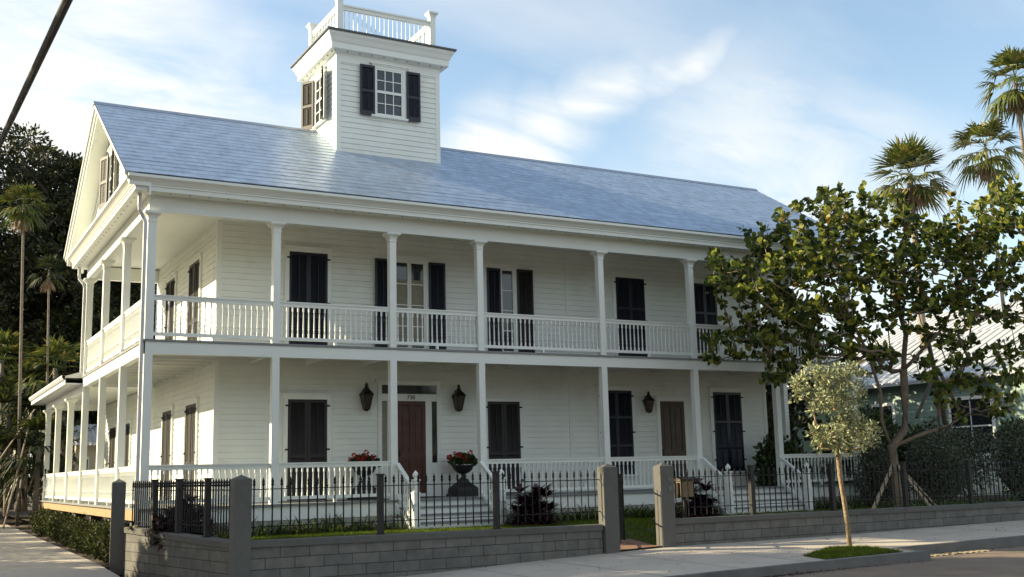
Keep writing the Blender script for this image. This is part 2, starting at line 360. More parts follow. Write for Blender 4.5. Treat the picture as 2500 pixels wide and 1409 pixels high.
# ---------------------------------------------------------------- ground, road, pavement
def zS(x): return float(np.interp(x, [-40, -6, .5, 3.75, 5.3, 7.85, 9.35, 14, 20.5, 40, 90], [-1.36, -1.31, -1.28, -1.21, -1.14, -1.05, -1.0, -1.0, -.92, -.88, -.88]))
def zK(x): return float(np.interp(x, [-40, -6, 2, 6.4, 9.6, 12, 17, 30, 90], [-1.38, -1.34, -1.24, -1.13, -1.08, -1.05, -.99, -.95, -.95]))
def zR(x): return float(np.interp(x, [-60, -6, 2, 9.6, 17, 30, 90], [-1.50, -1.46, -1.36, -1.235, -1.185, -1.13, -1.1]))
def grid(fn, xs, ys):
    mb = MB(); o = [[(x, y, fn(x, y)) for y in ys] for x in xs]
    for i in range(len(xs)-1):
        for j in range(len(ys)-1): mb.quad(o[i][j], o[i+1][j], o[i+1][j+1], o[i][j+1])
    return mb
def lin(a, b, n): return [a+(b-a)*i/n for i in range(n+1)]
mb = MB(); g = [-900, -300, -100, 100, 300, 900]
for i in range(5):
    for j in range(5): mb.quad((g[i], g[j], -1.75), (g[i+1], g[j], -1.75), (g[i+1], g[j+1], -1.75), (g[i], g[j+1], -1.75))
tag(mb.build('ground', SOIL), kind='structure')
tag(grid(lambda x, y: zR(x), lin(-90, 120, 70), [-60, -40, -25, -15, -9.1]).build('road', ASPH), kind='structure')
YB, YRc, XE = -10.1, -9.2, 12.35            # bump-out kerb, recessed kerb, where they change
def zs2(x, y, yk): t = (y+5.7)/(yk+5.7); return zS(x)+(zK(x)-zS(x))*max(0, min(1, t))
sw = grid(lambda x, y: zs2(x, y, YB+.15), lin(-90, -8, 6)+lin(-7, XE-.15, 20), lin(-5.7, YB+.15, 8))
m2 = grid(lambda x, y: zs2(x, y, YB+.15), lin(XE-.15, 90, 40), lin(-5.7, YRc+.15, 6)); sw.add(m2.v, m2.f)
tag(sw.build('pavement', CONC), kind='structure')
kb = MB()
def kerb_run(x0, x1, y, n):
    for a, b in zip(lin(x0, x1, n)[:-1], lin(x0, x1, n)[1:]):
        kb.hexa([(a, y, zR(a)-.3), (b, y, zR(b)-.3), (b, y+.15, zR(b)-.3), (a, y+.15, zR(a)-.3), (a, y+.02, zs2(a, y, YB)+.003), (b, y+.02, zs2(b, y, YB)+.003), (b, y+.15, zs2(b, y, YB)+.003), (a, y+.15, zs2(a, y, YB)+.003)])
kerb_run(-90, XE, YB, 40); kerb_run(XE+.001, 90, YRc, 40)
kb.hexa([(XE-.15, YB+.151, -1.6), (XE, YB+.151, -1.6), (XE, YRc+.149, -1.6), (XE-.15, YRc+.149, -1.6), (XE-.15, YB+.151, zK(XE)+.003), (XE, YB+.151, zK(XE)+.003), (XE, YRc+.149, zK(XE)+.015), (XE-.15, YRc+.149, zK(XE)+.015)])
tag(kb.build('kerb', KERB), kind='structure')
def zL(x, y):
    if 1.2 < x < 6.6:
        f = min(1, (x-1.2)/.8, (6.6-x)/.8); b_ = min(1, max(0, (-y-2.3)/1.0))*min(1, max(0, (5.75+y)/.25)); lift = f*b_
    else: lift = 0
    return zL0(x, y)*(1-lift)-.575*lift
def zL0(x, y):
    t = min(1, max(0, (-y-3.0)/2.7)); return -.665+t*(zS(x)+.02+.665+(.14 if (x < 7.6 or x > 10.3) else 0))
def lx0(y): return .62-.88*min(1, max(0, (y+5.76)/5.31))
lw = MB(); ys = lin(-5.75, 1, 30); us = lin(0, 1, 60)
for u0_, u1_ in zip(us[:-1], us[1:]):
    for a, b in zip(ys[:-1], ys[1:]):
        f = lambda u, y: (lx0(y)+(26-lx0(y))*u, y, zL(lx0(y)+(26-lx0(y))*u, y)-.01)
        lw.quad(f(u0_, a), f(u1_, a), f(u1_, b), f(u0_, b))
tag(lw.build('lawn', LAWNM), kind='structure')
tag(grid(lambda x, y: -.75, lin(-.3, 70, 10), lin(1, 40, 6)).build('yard', SOIL), kind='structure')
def zD(y): return float(np.interp(y, [-6, -5.7, 0, 25, 60], [-1.285, -1.28, -1.1, -.92, -.9]))
tag(grid(lambda x, y: zD(y), [-9, -6, -3, -1.1, -.78], lin(-5.7, 24, 20)).build('driveway', CONC), kind='structure')
tag(grid(lambda x, y: zD(y)-.03, [-.78, -.3, 0.1], lin(-.4, 24, 12)).build('planting_bed', SOIL), kind='structure')
tag(grid(lambda x, y: zD(y)-.05, [-60, -9], lin(-5.7, 60, 6)).build('side_yard', SOIL), kind='structure')
tag(grid(lambda x, y: zD(y)-.02, [-9, -3, 0, 8], [24, 40, 60]).build('back_yard', SOIL), kind='structure')
tag(grid(lambda x, y: max(zS(x)+.006, zL(x, y)+.012), lin(8.18, 9.22, 4), [-6.0, -5.76, -5.5, -5.2, -4.9]).build('brick_path', PAVER), kind='structure')
jm = MB()
for x in np.arange(-6, 30, 1.55):
    yk = YB+.15 if x < XE-.2 else YRc+.15
    ys = lin(-5.96, yk, 4)
    for a, b in zip(ys[:-1], ys[1:]): jm.quad((x-.008, a, zs2(x, a, YB+.15)+.004), (x+.008, a, zs2(x, a, YB+.15)+.004), (x+.008, b, zs2(x, b, YB+.15)+.004), (x-.008, b, zs2(x, b, YB+.15)+.004))
tag(jm.build('pavement_joints', mat('dark_joint', (.16, .15, .14), .95)), kind='structure')  # narrow dark strips for the joints between slabs
# ---------------------------------------------------------------- the house
XW, XR, YW, YB2, YWING = 2.05, 19.43, 2.08, 9.30, 18.35
HX1, HY1 = 21.30, 9.40
CW = .17
Z2, ZF0, ZB = 3.648, 3.33, 6.52           # upper floor, beam under it, upper beam
house = thing('clapboard_house', 'long two storey white clapboard house with wraparound porches and a square rooftop tower', 'house')
Ff = lambda u, d, z: (u, YW-d, z)
Fl = lambda u, d, z: (XW-d, u, z)
Fr = lambda u, d, z: (XR+d, u, z)
Fb = lambda u, d, z: (u, YB2+d, z)
TX0, TX1, TY0, TY1, TZ1 = 5.48, 8.58, 3.05, 5.60, 12.25
Tf = lambda u, d, z: (u, TY0-d, z)
Tl = lambda u, d, z: (TX0-d, u, z)
Tr = lambda u, d, z: (TX1+d, u, z)
Tb = lambda u, d, z: (u, TY1+d, z)
Gl = lambda u, d, z: (-.05-d, u, z)
Gr = lambda u, d, z: (HX1+.05+d, u, z)
RY = 4.70; RZ = 10.36; EY = -.55; EZ = 7.18
SL = (RZ-EZ)/(RY-EY)
def siding(mb, fr, z0, z1, ul, e=.152):
    z = z0
    while z < z1-.01:
        t = min(z+e, z1); a0, b0 = ul(z); a1, b1 = ul(t)
        if b0-a0 > .02:
            if b1-a1 < .02: a1 = b1 = (a0+b0)/2
            g_ = z+.009
            mb.quad(fr(a0, .027, g_), fr(b0, .027, g_), fr(b1, .012, t), fr(a1, .012, t))
            mb.quad(fr(a0, .002, g_), fr(b0, .002, g_), fr(b0, .027, g_), fr(a0, .027, g_))
            mb.quad(fr(a0, .002, z), fr(b0, .002, z), fr(b0, .002, g_), fr(a0, .002, g_))
            mb.quad(fr(a0, .012, z), fr(b0, .012, z), fr(b0, .002, z), fr(a0, .002, z))
        z = t
w = MB()
siding(w, Ff, 0, 6.93, lambda z: (XW, XR)); siding(w, Fl, 0, 6.93, lambda z: (YW, YB2)); siding(w, Fr, 0, 6.93, lambda z: (YW, YB2)); siding(w, Fb, 0, 6.93, lambda z: (XW, XR))
siding(w, Fl, 0, 3.40, lambda z: (YB2, YWING))
siding(w, lambda u, d, z: (u, YWING+d, z), 0, 3.4, lambda z: (XW, 9)); siding(w, lambda u, d, z: (9+d, u, z), 0, 3.4, lambda z: (YB2, YWING))
w.box(XW+.03, XR-.03, YW+.03, YB2-.03, -1.2, 7.0); w.box(XW+.03, 8.97, YB2, YWING-.03, -1.2, 3.45)
wall = w.build('wall', SIDING, house)
def one(name, m, parent, *b):
    q = MB(); q.box(*b); return q.build(name, m, parent)
for (x, y) in ((XW, YW), (XR, YW), (XW, YB2), (XR, YB2)):
    cb = MB(); cb.box(x-.028, x+.10 if x < 9 else x+.028, y-.030, y+.10, 0, 6.94) if x < 9 else cb.box(x-.10, x+.028, y-.030, y+.10, 0, 6.94)
    cb.build('corner_board', WHITE, wall)
one('corner_board', WHITE, wall, XW-.028, XW+.1, YWING-.1, YWING+.03, 0, 3.4)
one('seam_board', WHITE, wall, 12.09, 12.20, YW-.030, YW, 0, 6.94)
# decks
dk = MB()
for a in np.arange(0, HX1, .14): dk.box(a, min(a+.135, HX1), -.06, YW, -.045, 0)
for a in np.arange(YW, YWING+.2, .14): dk.box(-.06, XW, a, a+.135, -.045, 0)
for a in np.arange(YW, HY1, .14): dk.box(XR, HX1+.06, a, a+.135, -.045, 0)
porch = dk.build('porch_floor', DECK, house)
sk = MB(); sk.box(.02, HX1-.02, 0.0, .06, -.36, -.046); sk.box(HX1-.08, HX1-.02, .061, HY1, -.36, -.046); sk.build('skirt_board', WHITE, porch)
tb = MB(); tb.box(0.0, .05, .062, YWING+.2, -.27, -.046); tb.build('rim_joist', TAN, porch)
for y in (1.5, 4.6, 7.7, 10.8, 13.9, 17): one('pier', STUC, porch, .12, .42, y, y+.3, -1.4, -.05)
la = MB()
la.box(.05, HX1-.1, .030, .036, -.8, -.36)
for a in np.arange(.08, HX1-.15, .075): la.box(a, a+.03, .026, .0295, -.80, -.36)
la.box(.05, HX1-.1, .0255, .0258, -.43, -.395)
la.build('lattice_screen', mat('lattice_paint', (.42, .42, .39), .6, .15, 30), porch)
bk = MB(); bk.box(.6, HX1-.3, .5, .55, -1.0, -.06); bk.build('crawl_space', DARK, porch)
ud = MB(); ud.box(-.03, HX1+.03, -.03, YW, 3.60, Z2); ud.box(-.03, XW, YW, HY1, 3.60, Z2); ud.box(XR, HX1+.03, YW, HY1, 3.60, Z2)
udk = ud.build('upper_floor', DECK, house)
fb = MB(); fb.box(0, HX1, .0, .17, ZF0, 3.598); fb.box(0, .17, .171, HY1, ZF0, 3.598); fb.box(HX1-.17, HX1, .171, HY1, ZF0, 3.598); fb.box(.171, XW, HY1-.17, HY1, ZF0, 3.598)
fb.build('floor_beam', WHITE, udk)
for y in np.arange(.9, 9.2, .81): one('joist', CEIL, udk, .18, XW-.03, y, y+.05, 3.40, 3.598)
for x in (2.85, 4.3, 5.8, 7.0, 8.2, 10.1, 11.95, 13.5, 15.0, 16.5, 18.0): one('joist', CEIL, udk, x, x+.09, .18, YW-.03, 3.40, 3.598)
cl = MB(); cl.box(.17, HX1-.17, .17, YW-.002, 6.93, 6.97); cl.box(.17, XW-.002, YW, HY1-.17, 6.93, 6.97); cl.box(XR+.002, HX1-.17, YW, HY1-.17, 6.93, 6.97)
ceil = cl.build('porch_ceiling', CEIL, house)
ub = MB(); ub.box(0, HX1, 0, .17, ZB, 6.90); ub.box(0, .17, .171, HY1, ZB, 6.90); ub.box(HX1-.17, HX1, .171, HY1, ZB, 6.90); ub.box(.171, HX1-.171, HY1-.17, HY1, ZB, 6.90)
ub.build('frieze_beam', WHITE, house)
# cornice: profile (outward offset, z) swept round the block with mitred corners
prof = [(0, 6.885), (.38, 6.885), (.38, 6.985), (.405, 6.985), (.405, 7.02), (.425, 7.03), (.445, 7.06), (.485, 7.10), (.525, 7.125), (.53, 7.14), (.55, 7.14), (.55, 7.205), (.0, 7.205)]
cn = MB()
def corner_ring(x0, x1, y0, y1, pf):
    mbx = MB(); rings = []
    for sxn, syn, x, y in ((-1, -1, x0, y0), (1, -1, x1, y0), (1, 1, x1, y1), (-1, 1, x0, y1), (-1, -1, x0, y0)):
        rings.append([(x+sxn*o, y+syn*o, z) for o, z in pf])
    mbx.loft(rings, close=True); return mbx
cor = corner_ring(0, HX1, 0, HY1, prof).build('cornice', WHITE, house)
vt = MB(); vt.lathe([(.022, 0), (.022, .004)], 8); VME = bpy.data.meshes.new('soffit_vent'); VME.from_pydata(vt.v, [], vt.f); VME.materials.append(DARK)
for x in np.arange(.4, HX1, .43): link('soffit_vent', VME, cor).location = (x, -.26, 6.879)
for y in np.arange(.4, HY1, .43): link('soffit_vent', VME, cor).location = (-.26, y, 6.879)
# roof
rf = MB(); RX0, RX1 = -.62, HX1+.62
nc = 19
for sgn in (0, 1):
    for i in range(nc):
        y0 = EY+(RY-EY)*i/nc; y1 = EY+(RY-EY)*(i+1)/nc; z0 = EZ+.06+SL*(y0-EY); z1 = EZ+.06+SL*(y1-EY)
        f = (lambda y: y) if not sgn else (lambda y: 2*RY-y)
        rf.quad((RX0, f(y0), z0+.012), (RX1, f(y0), z0+.012), (RX1, f(y1), z1), (RX0, f(y1), z1))
        rf.quad((RX0, f(y0), z0-.004), (RX1, f(y0), z0-.004), (RX1, f(y0), z0+.012), (RX0, f(y0), z0+.012))
    f = (lambda y: y) if not sgn else (lambda y: 2*RY-y)
    rf.quad((RX0, f(EY), EZ+.03), (RX1, f(EY), EZ+.03), (RX1, f(RY), RZ+.03), (RX0, f(RY), RZ+.03))
roof = rf.build('roof', SHING, house)
rc = MB(); rc.hexa([(RX0-.03, RY-.13, RZ-.005), (RX1+.03, RY-.13, RZ-.005), (RX1+.03, RY+.13, RZ-.005), (RX0-.03, RY+.13, RZ-.005), (RX0-.03, RY-.02, RZ+.10), (RX1+.03, RY-.02, RZ+.10), (RX1+.03, RY+.02, RZ+.10), (RX0-.03, RY+.02, RZ+.10)])
rc.build('ridge_cap', mat('ridge_metal', (.40, .44, .50), .4, .06, 3, metal=.3), roof)
# gables
for side, Fg, X0 in ((-1, Gl, -.05), (1, Gr, HX1+.05)):
    gm = MB()
    def gl(z): h = (RZ-z)/SL-.15; return (RY-h, RY+h)
    siding(gm, Fg, 7.21, RZ-.12, gl)
    gm.build('gable_wall', SIDING, house)
    rk = MB()
    for s in (-1, 1):
        def pt(dx, t, dn):   # dx outward from the gable wall, t 0 at eave .. 1 at ridge, dn below the roof sheet
            y = EY+(RY-EY)*t; z = EZ+.025+SL*(y-EY)-dn
            return (X0+side*dx, y if s < 0 else 2*RY-y, z)
        pf = [(.0, .01), (.57, .01), (.57, .09), (.53, .12), (.51, .18), (.47, .20), (.47, .30), (.05, .30), (.05, .50), (.025, .50), (.0, .50)]
        rk.loft([[pt(dx, t, dn) for dx, dn in pf] for t in (.02, .9995)], close=True)
        rk.poly([pt(dx, .02, dn) for dx, dn in pf])
    rk.build('rake_moulding', WHITE, house)
# ------------------------------------------- windows, doors, shutters
def shutter_mb(fr, u0, u1, z0, z1, d, tiers=(.5,), th=.038, st=.055, rail=.075, botrail=.12, sp=.042):
    mb = MB()
    mb.fbox(fr, u0, u0+st, d, d+th, z0, z1); mb.fbox(fr, u1-st, u1, d, d+th, z0, z1)
    cuts = [z0+botrail]+[z0+t*(z1-z0) for t in tiers]+[z1-rail]
    mb.fbox(fr, u0+st, u1-st, d+.002, d+th-.002, z0, z0+botrail); mb.fbox(fr, u0+st, u1-st, d+.002, d+th-.002, z1-rail, z1)
    for t in tiers: zz = z0+t*(z1-z0); mb.fbox(fr, u0+st, u1-st, d+.002, d+th-.002, zz-rail/2, zz+rail/2)
    lo = [cuts[0]]+[z0+t*(z1-z0)+rail/2 for t in tiers]; hi = [z0+t*(z1-z0)-rail/2 for t in tiers]+[z1-rail]
    for a, b in zip(lo, hi):
        z = a
        while z < b-.008:
            zt = min(z+sp*1.15, b)
            mb.hexa([fr(u0+st, d+th-.006, z), fr(u1-st, d+th-.006, z), fr(u1-st, d+th-.012, z), fr(u0+st, d+th-.012, z), fr(u0+st, d+.012, zt), fr(u1-st, d+.012, zt), fr(u1-st, d+.006, zt), fr(u0+st, d+.006, zt)])
            z += sp
        um = (u0+u1)/2; mb.fbox(fr, um-.007, um+.007, d+th, d+th+.012, a+.05, b-.05)
    return mb
def casing(parent, fr, u0, u1, z0, z1, name='window', w_=.11, d=.072, cap=True, sill=False):
    mb = MB()
    mb.fbox(fr, u0-w_, u0, .0, d, z0, z1+w_); mb.fbox(fr, u1, u1+w_, .0, d, z0, z1+w_); mb.fbox(fr, u0, u1, .0, d-.002, z1, z1+w_)
    if cap: mb.fbox(fr, u0-w_-.06, u1+w_+.06, 0, d+.05, z1+w_, z1+w_+.035); mb.fbox(fr, u0-w_-.02, u1+w_+.02, 0, d+.02, z1+w_-.04, z1+w_-.001)
    if sill: mb.fbox(fr, u0-w_-.03, u1+w_+.03, 0, d+.05, z0-.05, z0)
    return mb.build(name, WHITE, parent)
def hinges(fr, us, zs, d, parent):
    for u in us:
        for z in zs:
            h = MB(); h.fbox(fr, u-.05, u+.05, d, d+.02, z-.02, z+.02); h.build('hinge', IRON, parent)
def closed_shutters(fr, u0, u1, z0, z1, m, tiers, sill=False, hz=True, rot=False, **k):
    c = casing(house, fr, u0, u1, z0, z1, sill=sill)
    bkm = MB(); bkm.fbox(fr, u0, u1, .001, .027, z0, z1); bkm.build('recess', DARK, c)
    um = (u0+u1)/2
    for a, b in ((u0+.004, um-.003), (um+.003, u1-.004)): shutter_mb(fr, a, b, z0+.01, z1-.006, .030, tiers, **k).build('shutter', m, c)
    if hz: hinges(fr, (u0-.015, u1+.015), (z0+.35, z1-.16, (z0+z1)/2), .0725, c)
    return c
def sash_window(parent, fr, u0, u1, z0, z1, cols, rows, french=False, curtain=False, name='window', sill=True, hidden=False):
    c = casing(parent, fr, u0, u1, z0, z1, name, sill=sill) if not hidden else parent
    g = MB(); g.fbox(fr, u0, u1, .002, .029, z0, z1); g.build('pane', GLASS, c)
    s = MB()
    def leaf(a, b, lo, hi, cc, rr, d, bot=.07):
        s.fbox(fr, a, a+.05, d, d+.028, lo, hi); s.fbox(fr, b-.05, b, d, d+.028, lo, hi); s.fbox(fr, a+.05, b-.05, d, d+.028, hi-.05, hi); s.fbox(fr, a+.05, b-.05, d, d+.028, lo, lo+bot)
        for i in range(1, cc): u = a+.05+(b-a-.1)*i/cc; s.fbox(fr, u-.012, u+.012, d, d+.022, lo+bot, hi-.05)
        for i in range(1, rr): z = lo+bot+(hi-.05-lo-bot)*i/rr; s.fbox(fr, a+.05, b-.05, d, d+.020, z-.012, z+.012)
    if french:
        um = (u0+u1)/2; leaf(u0, um-.004, z0, z1, 1, rows, .030, .25); leaf(um+.004, u1, z0, z1, 1, rows, .030, .25)
    else:
        zm = (z0+z1)/2; leaf(u0, u1, zm-.02, z1, cols, rows, .029); leaf(u0, u1, z0, zm+.02, cols, rows, .040)
    s.build('sash', WHITE, c)
    return c
# upper storey front
closed_shutters(Ff, 3.85, 4.87, Z2+.02, 6.28, NAVY, (.36,))
c2 = sash_window(house, Ff, 6.70, 7.63, Z2+.02, 6.25, 1, 4, french=True, sill=False)
cu = MB(); cu.fbox(Ff, 6.76, 7.12, .0292, .0298, Z2+.3, 5.75); cu.fbox(Ff, 7.22, 7.57, .0292, .0298, Z2+.3, 5.75); cu.build('curtain', CURT, c2)
shutter_mb(Ff, 6.17, 6.62, Z2+.03, 6.26, .076, (.36,)).build('shutter', NAVY, c2); shutter_mb(Ff, 7.72, 8.21, Z2+.03, 6.26, .076, (.36,)).build('shutter', NAVY, c2)
c3 = sash_window(house, Ff, 9.50, 10.38, Z2+.02, 6.25, 1, 4, french=True, sill=False)
shutter_mb(Ff, 9.50, 9.93, Z2+.03, 6.24, .062, (.36,)).build('shutter', NAVY, c3); shutter_mb(Ff, 10.46, 10.97, Z2+.03, 6.26, .076, (.36,)).build('shutter', BROWN, c3)
closed_shutters(Ff, 13.83, 14.88, Z2+.02, 6.26, NAVY, (.32, .64)); closed_shutters(Ff, 16.70, 17.64, Z2+.02, 6.26, NAVY, (.32, .64))
# lower storey front
closed_shutters(Ff, 3.845, 4.87, .02, 2.515, BROWN, (.43,), st=.075, botrail=.2)
closed_shutters(Ff, 9.45, 10.46, .02, 2.515, BROWN, (.43,), st=.075, botrail=.2)
closed_shutters(Ff, 13.16, 14.25, .44, 2.875, NAVY, (.34, .68), sill=True); closed_shutters(Ff, 17.28, 18.40, .46, 2.88, NAVY, (.30, .62), sill=True)
# left side
for (z0, z1) in ((.02, 2.52), (Z2+.02, 6.27)):
    closed_shutters(Fl, 3.72, 4.90, z0, z1, BROWN, (.38,)); closed_shutters(Fl, 6.67, 7.85, z0, z1, BROWN, (.38,))
closed_shutters(Fl, 13.0, 14.15, .02, 2.48, BROWN, (.38,)); closed_shutters(Fl, 15.7, 16.95, .02, 2.48, BROWN, (.38,))
# gable window
gw = sash_window(house, Gl, 4.32, 5.08, 7.75, 9.18, 2, 2)
Gsw = lambda h, ang, s: (lambda u, d, z: (-.135-u*math.sin(ang)-d*math.cos(ang), h+s*(u*math.cos(ang)-d*math.sin(ang)), z))
shutter_mb(Gsw(4.30, R(10), -1), 0, .42, 7.75, 9.15, 0, (.5,)).build('shutter', BROWN, gw); shutter_mb(Gsw(5.10, R(18), 1), 0, .42, 7.75, 9.15, 0, (.5,)).build('shutter', BROWN, gw)
# front door
fd = MB()
fd.fbox(Ff, 6.25, 6.355, 0, .07, 0, 2.92); fd.fbox(Ff, 7.93, 8.04, 0, .07, 0, 2.92); fd.fbox(Ff, 6.25, 8.04, 0, .072, 2.921, 3.0); fd.fbox(Ff, 6.355, 7.93, 0, .060, 2.50, 2.68)
fd.fbox(Ff, 6.17, 8.13, 0, .13, 3.001, 3.045); fd.fbox(Ff, 6.20, 8.10, 0, .10, 2.965, 2.999)
fd.fbox(Ff, 6.53, 6.80, 0, .055, .0, 2.499); fd.fbox(Ff, 7.60, 7.78, 0, .055, 0, 2.499); fd.fbox(Ff, 6.355, 6.529, 0, .05, 0, .88); fd.fbox(Ff, 7.781, 7.929, 0, .05, 0, .88)
fd.fbox(Ff, 6.80, 7.60, 0, .16, .0, .10); fd.fbox(Ff, 6.05, 8.40, .001, .040, 3.05, 3.29)
door = fd.build('front_door', WHITE, house)
gp = MB(); gp.fbox(Ff, 6.36, 7.92, .002, .032, 2.69, 2.915); gp.build('transom_pane', GLASS, door)
for u in (6.357, 7.785):
    sp_ = MB(); sp_.fbox(Ff, u, u+.145, .002, .032, .89, 2.495); sp_.build('sidelight_pane', GLASS, door)
    if u < 7: q = MB(); q.fbox(Ff, u+.01, u+.13, .0325, .0335, .95, 2.45); q.build('curtain', CURT, door)
def panel_door(fr, u0, u1, z0, z1, m, parent):
    mb = MB(); mb.fbox(fr, u0, u1, .002, .034, z0, z1)
    um = (u0+u1)/2; st = .10
    mb.fbox(fr, u0, u0+st, .034, .052, z0, z1); mb.fbox(fr, u1-st, u1, .034, .052, z0, z1); mb.fbox(fr, um-.06, um+.06, .034, .052, z0, z1)
    for a, b in ((z0, z0+.22), (z0+.88, z0+1.06), (z1-.12, z1)):
        mb.fbox(fr, u0+st, um-.06, .034, .050, a, b); mb.fbox(fr, um+.06, u1-st, .034, .050, a, b)
    for a, b in ((u0+st, um-.06), (um+.06, u1-st)):      # arched heads
        c = (a+b)/2; r = (b-a)/2; zc_ = z1-.12-r*1.05
        for k in range(10):
            t0, t1 = math.pi*k/10, math.pi*(k+1)/10
            P0 = (c+r*math.cos(t0), zc_+r*math.sin(t0)); P1 = (c+r*math.cos(t1), zc_+r*math.sin(t1))
            mb.hexa([fr(P0[0], .05, P0[1]), fr(P1[0], .05, P1[1]), fr(P1[0], .034, P1[1]), fr(P0[0], .034, P0[1]), fr(P0[0], .05, z1-.1), fr(P1[0], .05, z1-.1), fr(P1[0], .034, z1-.1), fr(P0[0], .034, z1-.1)])
        mb.fbox(fr, a+.05, b-.05, .034, .046, z0+1.12, zc_-.02); mb.fbox(fr, a+.05, b-.05, .034, .046, z0+.27, z0+.83)
    leaf = mb.build('door_leaf', m, parent)
    kn = MB(); kn.fbox(fr, u0+.035, u0+.065, .052, .085, z0+.95, z0+1.12); kn.build('door_handle', BRONZE, leaf)
panel_door(Ff, 6.80, 7.60, .10, 2.498, MAHOG, door)
tx = bpy.data.curves.new('house_number', 'FONT'); tx.body = '730'; tx.size = .155; tx.align_x = 'CENTER'; tx.align_y = 'CENTER'; tx.extrude = .006
tx.materials.append(BRONZE); tmp = bpy.data.objects.new('house_number', tx); COL.objects.link(tmp); me = bpy.data.meshes.new_from_object(tmp.evaluated_get(bpy.context.evaluated_depsgraph_get())); bpy.data.objects.remove(tmp)
to = link('house_number', me, door); to.location = (7.18, YW-.067, 2.59); to.rotation_euler = (R(90), 0, 0)
d4 = casing(house, Ff, 15.26, 16.16, .0, 2.58, 'side_door', w_=.12)
panel_door(Ff, 15.26, 16.16, .03, 2.575, OAK, d4)
# ------------------------------------------- columns
def column_mb(x, y, z0, z1, cap=True):
    mb = MB(); h = CW/2
    mb.box(x-h, x+h, y-h, y+h, z0, z1-(.24 if cap else 0)); 
    if cap:
        pf = [(h, z1-.24), (h+.012, z1-.235), (h+.012, z1-.205), (h+.002, z1-.20), (h+.012, z1-.15), (h+.035, z1-.105), (h+.075, z1-.075), (h+.078, z1-.06), (h+.098, z1-.055), (h+.098, z1-.002)]
        cp = MB(); cp.loft([[(x-r, y-r, z), (x+r, y-r, z), (x+r, y+r, z), (x-r, y+r, z)] for r, z in pf], close=True); return mb, cp
    return mb, None
CXS = [CW/2, 2.923, 5.848, 8.265, 11.983, 15.08, 18.09, HX1-CW/2]
SYS = [CW/2, 3.051+CW/2, 6.144+CW/2, HY1-CW/2-.02, 12.309+CW/2, 15.41+CW/2, 18.40]
def put_col(x, y, top=ZB):
    a, b = column_mb(x, y, 0, top); o = a.build('column', WHITE, house); b.build('capital', WHITE, o)
for x in CXS: put_col(x, CW/2-.002)
for y in SYS[1:4]: put_col(CW/2-.002, y); put_col(HX1-CW/2+.002, y)
for y in SYS[4:]: put_col(CW/2-.002, y, 3.20)
# ------------------------------------------- railings
BAL = {}
def bal_mesh(h):
    k = round(h, 2)
    if k in BAL: return BAL[k]
    mb = MB(); s = h/.72
    mb.box(-.017, .017, -.017, .017, 0, .10*s)
    mb.lathe([(.012, .10*s), (.012, .12*s), (.019, .125*s), (.019, .14*s), (.012, .145*s), (.018, .17*s), (.021, .20*s), (.012, .235*s), (.019, .245*s), (.019, .26*s), (.018, .265*s), (.011, .60*s), (.017, .61*s)], 8)
    mb.box(-.017, .017, -.017, .017, .61*s, h)
    me = bpy.data.meshes.new('baluster'); me.from_pydata(mb.v, [], mb.f); me.materials.append(WHITE); me.update(); BAL[k] = me
    return me
mass = MB()
def railing(A, B, zf, h, nb, own=True):
    A = Vector((*A, 0)); B = Vector((*B, 0)); d = (B-A).normalized()
    mb = MB(); z = zf+h
    for w_, a, b in ((.105, z-.028, z), (.075, z-.05, z-.0285), (.055, z-.115, z-.0505), (.055, zf+.09, zf+.165)):
        mb.bar(A+Vector((0, 0, (a+b)/2)), B+Vector((0, 0, (a+b)/2)), w_, b-a)
    L_ = (B-A).length; mid = A.lerp(B, .5); mb.box(mid.x-.03, mid.x+.03, mid.y-.03, mid.y+.03, zf+.001, zf+.09)
    o = mb.build('railing', WHITE, house)
    hh = h-.115-.165; me = bal_mesh(hh)
    for i in range(nb):
        p = A.lerp(B, (i+.5)/nb)
        if own:
            q = link('baluster', me, o); q.location = (p.x, p.y, zf+.165)
        else:
            mass.add([(v.co.x+p.x, v.co.y+p.y, v.co.z+zf+.165) for v in me.vertices], [tuple(f.vertices) for f in me.polygons])
h_ = CW/2
for i in range(7): railing((CXS[i]+h_, .085), (CXS[i+1]-h_, .085), Z2, 1.0, round((CXS[i+1]-CXS[i]-CW)/.132), own=i < 3)
for i in (0, 1): railing((CXS[i]+h_, .085), (CXS[i+1]-h_, .085), 0, .92, round((CXS[i+1]-CXS[i]-CW)/.132))
for i in (3, 4, 6): railing((CXS[i]+h_, .085), (CXS[i+1]-h_, .085), 0, .92, round((CXS[i+1]-CXS[i]-CW)/.132), own=False)
for i in range(6):
    a, b = SYS[i]+h_, SYS[i+1]-h_
    if i < 3: railing((.085, a), (.085, b), Z2, 1.0, 22, own=False); railing((HX1-.085, a), (HX1-.085, b), Z2, 1.0, 22, own=False); railing((HX1-.085, a), (HX1-.085, b), 0, .92, 22, own=False)
    railing((.085, a), (.085, b), 0, .92, 22, own=False)
railing((.17, HY1-.09), (XW, HY1-.09), Z2, 1.0, 14, own=False); railing((XR, HY1-.09), (HX1-.17, HY1-.09), Z2, 1.0, 14, own=False)
tag(mass.build('baluster', WHITE, house), kind='stuff')
